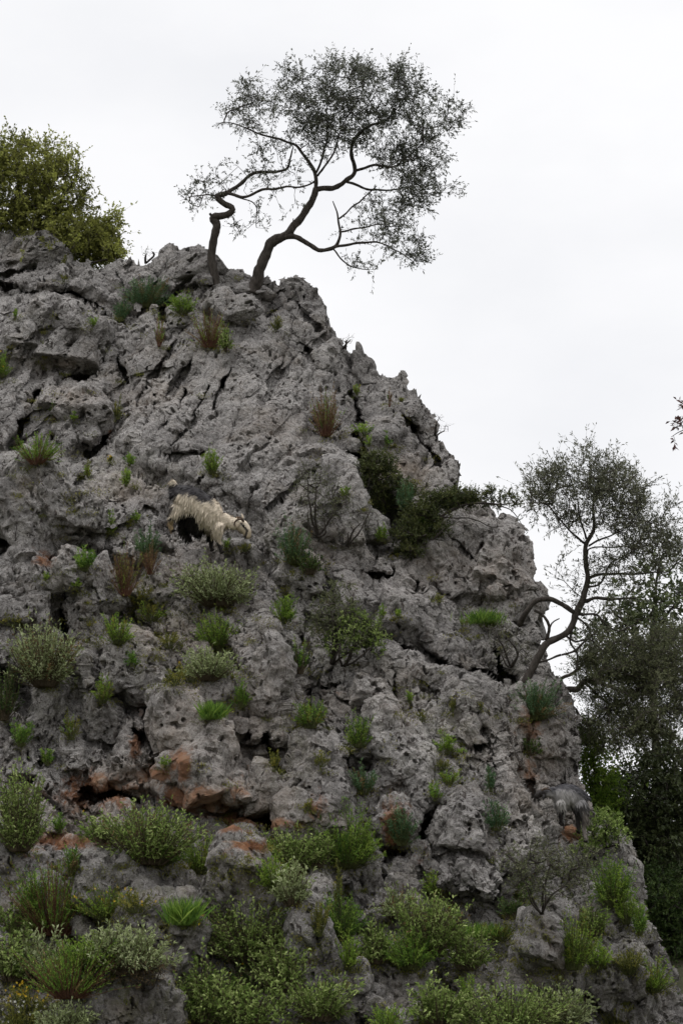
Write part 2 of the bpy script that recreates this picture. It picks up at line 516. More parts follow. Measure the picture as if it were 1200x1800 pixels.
CRACKS = [
    ([(226, 800), (262, 752), (300, 690), (330, 640)], 3, 0.12), ([(300, 806), (340, 740), (372, 690)], 3, 0.12), ([(440, 780), (470, 720), (500, 660), (540, 610)], 3, 0.14),
    ([(380, 870), (420, 810), (450, 780)], 3, 0.10), ([(240, 640), (262, 600), (284, 574)], 3, 0.14), ([(350, 620), (328, 660), (300, 700)], 3, 0.12), ([(480, 900), (520, 850), (570, 820), (600, 790)], 3, 0.12),
    ([(186, 830), (230, 846), (280, 862)], 4, 0.16), ([(250, 790), (300, 800), (360, 800)], 3, 0.10), ([(440, 1100), (470, 1170), (490, 1250), (520, 1300)], 5, 0.25), ([(400, 1120), (424, 1200), (440, 1270)], 4, 0.2),
    ([(700, 1170), (690, 1250), (720, 1330), (716, 1400)], 4, 0.18), ([(760, 1180), (770, 1250), (800, 1330)], 4, 0.15), ([(820, 1200), (850, 1280), (870, 1370)], 4, 0.15), ([(650, 1180), (640, 1230), (650, 1290)], 4, 0.2),
    ([(780, 940), (830, 980), (850, 1040)], 4, 0.18), ([(840, 900), (880, 950), (900, 1010)], 4, 0.14), ([(690, 980), (740, 1040), (800, 1090)], 4, 0.18), ([(700, 700), (740, 780), (790, 850)], 4, 0.15),
    ([(500, 520), (520, 580), (560, 640), (600, 700)], 4, 0.18), ([(60, 1090), (90, 1020), (110, 960)], 4, 0.2), ([(300, 1180), (280, 1240), (290, 1300)], 5, 0.25), ([(550, 1300), (530, 1370), (520, 1450)], 5, 0.2),  # polyline in photograph pixels, half width px, depth m
    ([(-20, 494), (28, 506), (62, 519), (112, 516), (146, 522), (164, 536), (176, 560)], 6, 0.45),
    ([(0, 488), (30, 476), (62, 458)], 4, 0.2), ([(176, 560), (196, 562), (216, 566)], 6, 0.3),
    ([(78, 650), (66, 690), (48, 716), (34, 745), (24, 780)], 9, 0.5), ([(80, 652), (110, 660), (150, 664), (175, 655)], 8, 0.4),
    ([(206, 736), (196, 756), (178, 784), (152, 808)], 4, 0.35), ([(292, 532), (288, 560), (294, 590)], 9, 0.6), ([(330, 540), (318, 580), (305, 610)], 6, 0.4),
    ([(426, 600), (412, 650), (396, 690)], 4, 0.2), ([(276, 700), (258, 730), (244, 752)], 4, 0.2), ([(212, 600), (216, 650), (222, 680)], 4, 0.25),
    ([(310, 856), (326, 866), (342, 880)], 4, 0.2), ([(354, 882), (358, 850), (364, 830)], 3, 0.2), ([(300, 620), (268, 670), (236, 726)], 3, 0.14),
    ([(450, 560), (430, 600), (410, 660), (380, 720)], 3, 0.16), ([(520, 570), (498, 640), (470, 700)], 3, 0.12), ([(330, 690), (300, 740), (262, 790)], 3, 0.14),
    ([(656, 1112), (688, 1136), (716, 1146), (746, 1142), (774, 1162), (806, 1172)], 8, 0.5), ([(806, 1172), (850, 1182), (884, 1198)], 5, 0.3),
    ([(-20, 918), (26, 940), (54, 962), (82, 980), (112, 968)], 20, 0.9), ([(60, 985), (84, 1010), (102, 1030)], 6, 0.4), ([(94, 1064), (106, 1100), (124, 1136)], 16, 0.7),
    ([(0, 1190), (20, 1200), (40, 1240)], 26, 0.6), ([(318, 1424), (350, 1436), (380, 1442), (430, 1434), (484, 1450), (510, 1440)], 11, 0.55), ([(236, 1290), (266, 1322), (296, 1352)], 12, 0.5),
    ([(140, 1382), (176, 1402), (206, 1394), (240, 1404)], 8, 0.4), ([(200, 1340), (196, 1370), (206, 1394)], 7, 0.3), ([(690, 1512), (716, 1498), (736, 1470), (752, 1440)], 12, 0.8), ([(652, 1440), (676, 1404)], 5, 0.3),
    ([(780, 1300), (836, 1312), (880, 1290)], 4, 0.25), ([(612, 690), (622, 730), (634, 780)], 12, 0.35), ([(634, 790), (650, 846), (676, 900), (716, 950), (736, 974)], 25, 0.55), ([(634, 800), (648, 870)], 20, 0.3),
    ([(760, 880), (800, 900), (830, 920)], 14, 0.35), ([(926, 1246), (938, 1284), (926, 1310)], 17, 0.7), ([(846, 964), (858, 980), (876, 986)], 9, 0.35),
    ([(478, 1098), (500, 1150), (534, 1196)], 5, 0.3), ([(530, 1180), (545, 1230), (530, 1290)], 10, 0.4), ([(300, 960), (330, 975), (360, 975)], 6, 0.25),
    ([(40, 1290), (70, 1330), (60, 1375)], 8, 0.4), ([(150, 1210), (158, 1245), (170, 1260)], 9, 0.5), ([(186, 1160), (196, 1190), (190, 1230)], 7, 0.4),
    ([(250, 1235), (262, 1270), (256, 1300)], 8, 0.5), ([(328, 1215), (336, 1260), (322, 1310)], 7, 0.4), ([(410, 1180), (420, 1230), (440, 1290)], 5, 0.3),
    ([(470, 1290), (486, 1330), (476, 1400)], 8, 0.45), ([(614, 1290), (606, 1330), (620, 1400), (610, 1450)], 6, 0.35), ([(100, 1490), (120, 1530), (140, 1570)], 8, 0.5),
    ([(236, 1520), (240, 1560), (230, 1590)], 7, 0.45), ([(330, 1530), (350, 1550), (376, 1548)], 12, 0.7), ([(340, 1620), (360, 1690), (330, 1740)], 12, 0.5),
    ([(520, 1600), (550, 1660), (600, 1730), (640, 1800)], 11, 0.6), ([(630, 1640), (664, 1656), (690, 1690)], 12, 0.6), ([(590, 1530), (610, 1580), (630, 1640)], 9, 0.5),
    ([(800, 1700), (790, 1760), (830, 1810)], 10, 0.5), ([(900, 1640), (930, 1650), (940, 1690)], 7, 0.4), ([(1020, 1640), (1030, 1690), (1024, 1740)], 7, 0.4),
    ([(780, 1420), (815, 1436), (850, 1420)], 7, 0.3), ([(800, 1380), (826, 1396), (838, 1410)], 8, 0.35), ([(930, 1370), (960, 1440), (990, 1480)], 6, 0.25),
    ([(620, 1000), (660, 1020), (700, 1010)], 6, 0.25), ([(590, 1040), (600, 1090), (590, 1150), (570, 1190)], 20, 0.5), ([(530, 1210), (560, 1215), (600, 1210)], 8, 0.3),
    ([(820, 1090), (850, 1110), (880, 1180), (920, 1210)], 10, 0.35), ([(870, 1070), (900, 1090), (930, 1090)], 12, 0.3), ([(480, 560), (500, 548), (520, 555)], 6, 0.2),
    ([(400, 500), (420, 520), (440, 512)], 10, 0.35), ([(370, 500), (380, 520), (372, 540)], 7, 0.3), ([(500, 520), (530, 540), (560, 570)], 5, 0.25),
    ([(700, 730), (740, 760), (720, 810)], 6, 0.2), ([(160, 830), (130, 860), (100, 880)], 5, 0.2), ([(210, 890), (230, 930), (222, 960)], 5, 0.25),
]
MASSES = [  # polygon, raise m, edge softness px, extra raise per 100 px to the right and downwards
    ([(215, 610), (262, 560), (420, 590), (505, 560), (560, 680), (545, 760), (604, 780), (636, 806), (638, 904), (604, 960), (480, 965), (440, 900), (300, 846), (200, 800), (210, 720)], 0.38, 30, 0.03, 0.02),
    ([(-420, 800), (60, 796), (200, 824), (290, 870), (300, 960), (220, 1000), (112, 958), (72, 950), (-420, 905)], 0.6, 26, 0.0, 0.12),
    ([(-420, 520), (110, 520), (165, 540), (170, 570), (70, 590), (40, 640), (-420, 660)], 0.25, 22, 0.0, 0.1),
    ([(-420, 430), (110, 425), (170, 480), (200, 540), (150, 516), (60, 512), (-420, 490)], 0.32, 18, 0.0, 0.1),
    ([(90, 690), (120, 668), (200, 668), (204, 730), (170, 790), (120, 800), (90, 760)], 0.35, 16, 0.0, 0.05),
    ([(-420, 640), (66, 640), (46, 720), (14, 790), (-420, 790)], 0.2, 16, 0, 0.05),
    ([(110, 1060), (150, 985), (196, 1000), (208, 1070), (180, 1150), (170, 1230), (140, 1220), (126, 1140)], 0.45, 20, 0.0, 0.1),
    ([(-420, 970), (50, 975), (96, 1050), (100, 1095), (20, 1100), (-420, 1080)], 0.35, 20, 0.0, 0.1),
    ([(660, 1130), (780, 1160), (890, 1210), (910, 1300), (940, 1400), (960, 1500), (880, 1600), (760, 1560), (760, 1420), (700, 1380), (640, 1260), (640, 1170)], 0.5, 30, 0.0, 0.03),
    ([(400, 1090), (470, 1070), (540, 1190), (560, 1240), (500, 1290), (480, 1420), (380, 1420), (400, 1250)], 0.42, 22, 0.03, 0.04),
    ([(500, 1300), (560, 1260), (620, 1300), (620, 1460), (480, 1470)], 0.36, 18, 0.0, 0.08),
    ([(620, 700), (720, 690), (800, 810), (800, 860), (840, 890), (930, 960), (930, 1040), (880, 1080), (790, 1020), (740, 960), (650, 840)], 0.1, 24, 0.05, 0.0),
    ([(760, 940), (880, 916), (936, 960), (934, 1040), (880, 1070), (800, 1050)], 0.35, 24, 0.0, 0.04),
    ([(-420, 1480), (120, 1500), (330, 1530), (480, 1560), (520, 1600), (620, 1700), (760, 1800), (760, 2100), (-420, 2100)], 0.55, 30, 0.0, 0.12),
    ([(640, 1560), (700, 1640), (850, 1640), (960, 1660), (1060, 1640), (1140, 1700), (1200, 1850), (1200, 2100), (700, 2100), (620, 1700)], 0.45, 30, 0.0, 0.12),
    ([(660, 1460), (690, 1380), (740, 1400), (750, 1430), (720, 1490), (690, 1500)], 0.3, 14, 0.0, 0.1),
    ([(360, 480), (460, 480), (470, 540), (400, 560), (350, 550)], 0.22, 16, 0.0, 0.05),
    ([(285, 440), (360, 434), (374, 500), (300, 510), (272, 470)], 0.35, 16, 0.0, 0.1),
    ([(460, 500), (530, 495), (580, 560), (620, 640), (560, 660), (500, 570)], 0.2, 18, 0.0, 0.0),
    ([(210, 1240), (340, 1230), (410, 1340), (480, 1420), (330, 1424), (260, 1400), (150, 1390), (120, 1330)], 0.3, 24, 0.0, 0.1),
]
OCHRE = [(318, 1340, 26, 46, 1.0), (238, 1310, 14, 34, 1.0), (425, 1448, 110, 18, 1.25), (350, 1405, 100, 34, .95), (170, 1390, 120, 44, .85), (120, 1478, 120, 22, .9), (694, 1450, 34, 66, .95), (450, 1486, 80, 16, .85), (270, 1360, 60, 30, .8), (560, 1420, 24, 40, .6),
         (735, 1500, 40, 40, .4), (930, 1275, 36, 50, .75), (930, 1360, 26, 50, .6), (640, 1460, 30, 30, .5), (440, 1380, 60, 60, .35), (250, 1240, 16, 30, .5), (600, 1230, 20, 25, .3),
         (80, 985, 30, 22, .8), (195, 765, 8, 30, .7), (300, 465, 22, 18, .35), (1000, 1470, 30, 24, .7), (420, 590, 12, 12, .5), (110, 700, 22, 16, .4), (560, 1690, 30, 20, .45),
         (780, 1180, 10, 8, .6), (430, 1500, 70, 20, .5), (60, 1500, 40, 24, .5)]
TAN = [(240, 1370, 90, 40, .6), (390, 1400, 80, 40, .6), (300, 1300, 70, 60, .5), (150, 1440, 100, 40, .5), (260, 700, 60, 30, .3), (480, 760, 60, 40, .3), (560, 980, 60, 30, .4), (700, 1220, 60, 50, .3), (230, 860, 60, 30, .45), (330, 1240, 50, 60, .45), (560, 1460, 60, 40, .4), (840, 1300, 60, 60, .3), (1010, 1420, 30, 50, .5), (690, 835, 45, 26, .9), (730, 835, 40, 30, .6), (880, 1010, 70, 60, .45), (300, 1000, 120, 40, .4), (320, 1120, 120, 50, .5), (940, 1330, 60, 110, .5), (430, 1280, 120, 120, .35), (480, 1420, 60, 50, .5),
       (130, 700, 50, 20, .4), (115, 640, 45, 14, .5), (450, 1540, 120, 40, .3), (600, 1240, 50, 30, .3), (780, 1000, 120, 60, .25), (850, 880, 60, 60, .2)]
MOSS = [(270, 1090, 120, 60, .6), (300, 1180, 80, 40, .6), (500, 1330, 60, 60, .6), (740, 920, 90, 60, .6), (800, 1310, 60, 60, .5), (900, 1150, 50, 70, .5), (200, 1600, 260, 60, .8), (120, 1740, 300, 90, .9),
        (560, 1500, 200, 60, .5), (1080, 1640, 80, 120, .7), (760, 1640, 120, 60, .5), (210, 830, 100, 40, .35), (60, 800, 80, 26, .5), (330, 560, 90, 50, .35), (500, 940, 60, 40, .4), (560, 1130, 60, 70, .6),
        (100, 1200, 100, 80, .5), (960, 1520, 90, 90, .4), (860, 1760, 200, 60, .8), (1060, 1750, 140, 60, .5)]

CRUST_DIMMING = [(220, 1770, 130, 80, .8), (260, 1630, 110, 70, .75), (600, 1740, 150, 120, .75), (1000, 1720, 220, 110, .7), (430, 1590, 130, 80, .6), (200, 1550, 150, 70, .5), (700, 1590, 120, 90, .6), (40, 1560, 120, 90, .5),
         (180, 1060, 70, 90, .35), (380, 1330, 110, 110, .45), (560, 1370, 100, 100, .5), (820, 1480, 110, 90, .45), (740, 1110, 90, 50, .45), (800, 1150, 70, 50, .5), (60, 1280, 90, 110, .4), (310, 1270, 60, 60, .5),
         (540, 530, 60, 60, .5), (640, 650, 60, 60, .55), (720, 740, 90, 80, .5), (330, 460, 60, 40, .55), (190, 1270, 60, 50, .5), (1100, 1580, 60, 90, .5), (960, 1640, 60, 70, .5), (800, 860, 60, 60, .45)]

def blob_field(px, py, blobs):
    f = np.zeros(px.shape)
    for (cx, cy, rx, ry, s) in blobs:
        m = (np.abs(px - cx) < 2.2 * rx) & (np.abs(py - cy) < 2.2 * ry)
        g = np.exp(-(((px[m] - cx) / rx) ** 2 + ((py[m] - cy) / ry) ** 2) * 1.2) * s
        f[m] = np.maximum(f[m], g)
    return f

def base_t(px, py):
    ry = FW[1] + (900 - py) / FPX * UP[1]
    rz = FW[2] + (900 - py) / FPX * UP[2]
    t = 19.0 / (ry - 0.62 * rz)
    t = t + 0.0016 * np.clip(px - 560, 0, 2000) + 0.9 * sst(px, 880, 1240)
    return t

def blocks(u, v, th, sx, sy, seed):
    a = (u * math.cos(th) - v * math.sin(th)) / sx
    b = (u * math.sin(th) + v * math.cos(th)) / sy
    F1, F2, ID, da, db = worley2(a, b, seed)
    r = rng(40 + seed)
    hh, ta, tb = r.random(512) - 0.5, r.normal(size=512), r.normal(size=512)
    return hh[ID] + 0.55 * (ta[ID] * da + tb[ID] * db), F2 - F1

def macro(px, py):
    """relief of the face in metres towards the viewer"""
    u, v = px / 130.0, py / 130.0
    P2 = np.c_[u, v, np.full(len(u), 0.5)]
    w1, w2 = perlin(P2 * 1.6, 21), perlin(P2 * 1.6, 22)
    w3, w4 = perlin(P2 * 6, 23), perlin(P2 * 6, 24)
    uw, vw = u + 0.14 * w1 + 0.03 * w3, v + 0.14 * w2 + 0.03 * w4
    lower = sst(py + 60 * w1, 930, 1080)
    calm = 1 - 0.62 * np.maximum(sst(-((px - 400) / 260) ** 2 - ((py - 760) / 220) ** 2, -1.2, -0.6), 0.7 * sst(-((px - 800) / 200) ** 2 - ((py - 1200) / 300) ** 2, -1.2, -0.5))
    h = np.zeros(len(u))
    for (seed, sx, sy, amp, gw, gd) in ((1, 1.5, 0.62, 0.36, 0.10, 0.16), (2, 0.62, 0.30, 0.13, 0.12, 0.07), (3, 0.26, 0.14, 0.045, 0.15, 0.022)):
        h1, e1 = blocks(uw, vw, R(58), sx, sy, seed)
        h2, e2 = blocks(uw, vw, R(118), sx * 0.85, sy, seed + 5)
        hb = h1 * (1 - lower) + h2 * lower
        eb = e1 * (1 - lower) + e2 * lower
        g = np.exp(-(eb / gw) ** 2)
        h += calm * (amp * hb - gd * g * (0.4 + 0.6 * sst(perlin(P2 * 1.1, 30 + seed), -0.2, 0.4)))
    h += 0.28 * perlin(P2 * 0.55, 25) + 0.12 * perlin(P2 * 1.3, 26)
    wpx, wpy = px + 9 * w3 + 14 * w1, py + 9 * w4 + 14 * w2
    for poly, up, e, gx, gy in MASSES:
        pa = np.array(poly, float)
        lo, hi = pa.min(0) - 80, pa.max(0) + 80
        m = np.where((px > lo[0]) & (px < hi[0]) & (py > lo[1]) & (py < hi[1]))[0]
        x, y = wpx[m], wpy[m]
        d, _, _ = seg_dist(x, y, pa, True)
        d = np.where(inside(x, y, pa), d, -d)
        c = pa.mean(0)
        h[m] += sst(d, -e * 0.35, e) * (up + gx * (x - c[0]) / 100 + gy * (y - c[1]) / 100)
    for pl, hw, dep in CRACKS:
        pa = np.array(pl, float)
        k = hw * 3 + 20
        lo, hi = pa.min(0) - k, pa.max(0) + k
        m = np.where((px > lo[0]) & (px < hi[0]) & (py > lo[1]) & (py < hi[1]))[0]
        x, y = px[m] + 9 * w3[m] + 12 * w1[m], py[m] + 9 * w4[m] + 12 * w2[m]
        d, qx, qy = seg_dist(x, y, pa)
        wv = (hw + 1.5) * np.clip(0.95 + 0.9 * w1[m] + 0.5 * w3[m], 0.2, 2)
        h[m] -= (dep + 0.17) * (1 - sst(d, wv * 0.45, wv * 1.05))
    return h

def furrows(P, th):
    """bedding-aligned broken facets, furrows and solution pits, drawn out along direction th"""
    c, s_ = math.cos(th), math.sin(th)
    F = np.c_[P[:, 0] * c - P[:, 2] * s_, P[:, 1] * 0.8, (P[:, 0] * s_ + P[:, 2] * c) * 0.42]
    Fw = F + 0.05 * np.c_[perlin(P * 4.5, 61), perlin(P * 4.5, 62), perlin(P * 4.5, 63)]
    Fs = F + 0.018 * np.c_[perlin(P * 9, 61), perlin(P * 9, 62), perlin(P * 9, 63)]
    h = 0.17 * facet3(Fs / 0.42, 1)
    h += 0.070 * facet3(Fs / 0.17 + 0.3, 2)
    h += 0.030 * facet3(Fw / 0.075 + 0.7, 3)
    h += 0.040 * (0.36 - np.abs(perlin(Fw * 2.6, 55)))
    mk = sst(perlin(P * 0.8, 59) + 0.45 * perlin(P * 2.7, 69), 0.02, 0.32)
    mk2 = sst(perlin(P * 1.9, 70) + 0.3 * perlin(P * 5, 71), -0.05, 0.25)
    qs = Fw * np.array([1.0, 1.0, 0.9]) + 0.04 * np.c_[perlin(P * 13, 64), perlin(P * 13, 65), perlin(P * 13, 66)]
    f = worley3(qs / 0.19, 1)
    h -= 0.21 * (1 - sst(f, 0.13, 0.24)) * mk
    f = worley3(qs / 0.085, 2)
    h -= 0.13 * (1 - sst(f, 0.18, 0.29)) * mk2
    return h

def karst(P, amp=1.0, rough=0.0):
    """weathered limestone relief at 3-D points, metres outwards"""
    hi = sst(P[:, 2] + 1.2 * perlin(P * 0.4, 60) + 0.15 * P[:, 0], 8.3, 8.9)
    h = np.zeros(len(P))
    m = hi > 0
    h[m] += hi[m] * furrows(P[m], R(32))
    m = hi < 1
    h[m] += (1 - hi[m]) * furrows(P[m], R(-20))
    q = P + 0.06 * np.c_[perlin(P * 4, 51), perlin(P * 4, 52), perlin(P * 4, 53)]
    h += 0.050 * (0.45 - np.abs(perlin(q * 1.7, 54)))
    h += 0.022 * (0.38 - np.abs(perlin(q * 8.0, 53)))
    h += 0.018 * (0.38 - np.abs(perlin(q * 16.0, 57)))
    h += 0.008 * (0.38 - np.abs(perlin(q * 30, 58)))
    # the lower blocks are eaten into by rain: knobs and hollows a hand across
    g = np.clip(rough + 0.55 * (1 - hi), 0, 1)
    m = g > 0
    qm = q[m] + 0.03 * np.c_[perlin(P[m] * 11, 72), perlin(P[m] * 11, 73), perlin(P[m] * 11, 74)]
    e = 0.110 * facet3(qm * np.array([1, 1, .6]) / 0.21, 4) + 0.055 * facet3(qm * np.array([1, 1, .75]) / 0.085 + .4, 5)
    e += 0.035 * (0.34 - np.abs(perlin(qm * 10.0, 76)))
    f = worley3(qm * np.array([1, 1, .6]) / 0.075, 4)
    e -= 0.075 * (1 - sst(f, 0.17, 0.28)) * sst(perlin(P[m] * 1.7, 77), -0.2, 0.2)
    h[m] += g[m] * e
    return h * amp

def grid_normals(P):
    du = np.gradient(P, axis=1)
    dv = np.gradient(P, axis=0)
    n = np.cross(du, dv)
    n /= np.linalg.norm(n, axis=2)[..., None] + 1e-12
    return n

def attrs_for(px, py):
    return {'ochre': np.clip(blob_field(px, py, OCHRE), 0, 1) * 0.62, 'tan': blob_field(px, py, TAN), 'moss': blob_field(px, py, MOSS), 'crust_dimming': blob_field(px, py, CRUST_DIMMING)}

# depth lookup over everything solid
ZS, ZX0, ZY0 = 4.0, -140.0, 300.0
ZB = np.full((420, 380), 1e9)
def zsplat(P):
    px, py, t = project(P)
    i = ((py - ZY0) / ZS).astype(int); j = ((px - ZX0) / ZS).astype(int)
    ok = (i >= 0) & (i < ZB.shape[0]) & (j >= 0) & (j < ZB.shape[1])
    np.minimum.at(ZB, (i[ok], j[ok]), t[ok])
def depth(px, py, r=1, q=50):
    i = int((py - ZY0) / ZS); j = int((px - ZX0) / ZS)
    for k in (r, r + 2, r + 5):
        w = ZB[max(0, i - k):i + k + 1, max(0, j - k):j + k + 1]
        w = w[w < 1e8]
        if len(w):
            return float(np.percentile(w, q))
    return float(base_t(np.array([px]), np.array([py]))[0])

def build_cliff():
    ST = 1.6
    xs = np.concatenate([np.arange(-900, -92, 5.0), np.arange(-92, 1290, ST)])
    ys = np.arange(300, 1930, ST)
    PX, PY = np.meshgrid(xs, ys)
    shp = PX.shape
    px, py = PX.ravel(), PY.ravel()
    ins = inside(px, py, POLY)
    out = np.where(~ins)[0]
    dd = np.zeros(len(px))
    # rough distance first, exact only in a band behind the edge
    d, qx, qy = seg_dist(px[out], py[out], OUTD[::3])
    near = d < 130
    oi = out[near]
    d2, qx2, qy2 = seg_dist(px[oi], py[oi], OUTD)
    drop = np.zeros(len(px), bool)
    drop[out[~near]] = True
    dd[oi] = d2
    px = px.copy(); py = py.copy()
    px[oi], py[oi] = qx2, qy2
    keep = ~drop
    t = base_t(px, py)
    H = np.zeros(len(px))
    H[keep] = macro(px[keep], py[keep])
    # the face rounds off towards its skyline
    t = t - H
    P = at(px, py, t)
    m = dd / 130.0
    back = np.minimum(m * 4.0, 0.15 + m * 3.0)
    P[:, 1] += back
    P[:, 2] -= 0.25 * np.maximum(m - 0.15, 0) ** 1.0 * 2.0
    G = P.reshape(*shp, 3)
    nr = grid_normals(G).reshape(-1, 3)
    view = CAM - P
    s = np.sign((nr * view).sum(1))
    nr *= np.where(s == 0, 1, s)[:, None]
    edge = dd > 0
    nr[edge] = nr[edge] * 0.3 + np.array([0, 0, 0.7])
    # soften the direction so cracks stay open
    nr = nr * 0.55 + np.array([0, -0.45, 0.2])
    nr /= np.linalg.norm(nr, axis=1)[:, None]
    K = np.zeros(len(P))
    K[keep] = karst(P[keep])
    fade = np.where(edge, 1.1, 1.0)
    P = P + nr * (K * fade)[:, None]
    idx = np.full(len(px), -1)
    idx[keep] = np.arange(keep.sum())
    I = np.arange(len(px)).reshape(shp)
    Q = np.stack([I[:-1, :-1], I[1:, :-1], I[1:, 1:], I[:-1, 1:]], -1).reshape(-1, 4)
    Q = Q[keep[Q].all(1)]
    V = P[keep]
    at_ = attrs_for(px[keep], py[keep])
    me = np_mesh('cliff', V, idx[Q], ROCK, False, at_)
    o = link(bpy.data.objects.new('cliff', me))
    tag(o, 'steep pitted grey limestone cliff with ochre stains rising to a jagged skyline', 'cliff', kind='structure')
    zsplat(V[(~edge)[keep]])
    return o

CLIFF = build_cliff()
print('cliff', round(time.time() - T0, 1))

# ------------------------------------------------------------------ blocks of rock and loose boulders
import bmesh
def ico(sub):
    bm = bmesh.new()
    bmesh.ops.create_icosphere(bm, subdivisions=sub, radius=1.0)
    V = np.array([v.co[:] for v in bm.verts])
    F = np.array([[v.index for v in f.verts] for f in bm.faces])
    bm.free()
    return V / np.linalg.norm(V, axis=1)[:, None], F
ICO = {5: ico(5), 6: ico(6), 4: ico(4)}

def make_rock(cx, cy, w, h, rot, seed, prot=0.35, thick=1.0, label=None, sharp=7):
    """angular block centred at a photograph pixel; w, h in pixels, rot in degrees; prot = share of its thickness that stands out"""
    t = depth(cx, cy, 3, 40)
    s = t / FPX
    a, c = w * s / 2, h * s / 2
    b = min(a, c) * thick
    D, F = ICO[6 if w * h > 9000 else 5 if w * h > 1800 else 4]
    r = rng(7000 + seed)
    n = r.normal(size=(sharp, 3)); n /= np.linalg.norm(n, axis=1)[:, None]
    n = np.vstack([n, [(0, -1, 0.25), (0, 0, -1), (0.2, -0.4, 1), (-1, -.2, 0), (1, -.2, .1)]])
    n /= np.linalg.norm(n, axis=1)[:, None]
    dist = r.uniform(0.62, 1.0, len(n))
    dt = np.maximum(D @ n.T, 0.05)
    rad = dist / dt
    k = 45.0
    rr = -np.log(np.exp(-k * np.minimum(rad, 3)).sum(1)) / k
    rr = np.clip(rr, 0.3, 1.3)
    L = D * rr[:, None] * np.array([a, b, c]) / 0.86
    if not label:
        zz = np.clip(L[:, 2] / c, -1, 1)
        L[:, 0] *= 1.0 - 0.42 * zz
        L[:, 1] *= 1.0 - 0.30 * zz
    ca, sa = math.cos(R(rot)), math.sin(R(rot))
    X = L[:, 0] * ca - L[:, 2] * sa
    Z = L[:, 0] * sa + L[:, 2] * ca
    nd = D / np.array([a, b, c]); nd /= np.linalg.norm(nd, axis=1)[:, None]
    nd = np.c_[nd[:, 0] * ca - nd[:, 2] * sa, nd[:, 1], nd[:, 0] * sa + nd[:, 2] * ca]
    ctr = at(cx, cy, t + b * (1 - 2 * prot))
    Pw = np.c_[X, L[:, 1], Z] + ctr
    lo_ = perlin(Pw * (0.9 / max(a, c)) + seed, 67) * 0.11 + perlin(Pw * (2.4 / max(a, c)) + seed, 68) * 0.06
    Pw = Pw + nd * (lo_ * min(a, c))[:, None]
    Pw = Pw + nd * (karst(Pw, min(1.0, 0.62 + a), 1.0 if cy > 960 else 0.35))[:, None]
    px, py, _ = project(Pw)
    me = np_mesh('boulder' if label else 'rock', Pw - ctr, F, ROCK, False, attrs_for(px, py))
    if label:
        o = link(bpy.data.objects.new('boulder', me))
        tag(o, label, 'rock', 'loose boulders lodged on the cliff')
    else:
        o = link(bpy.data.objects.new('rock', me), CLIFF)
    o.location = ctr
    zsplat(Pw)
    return o

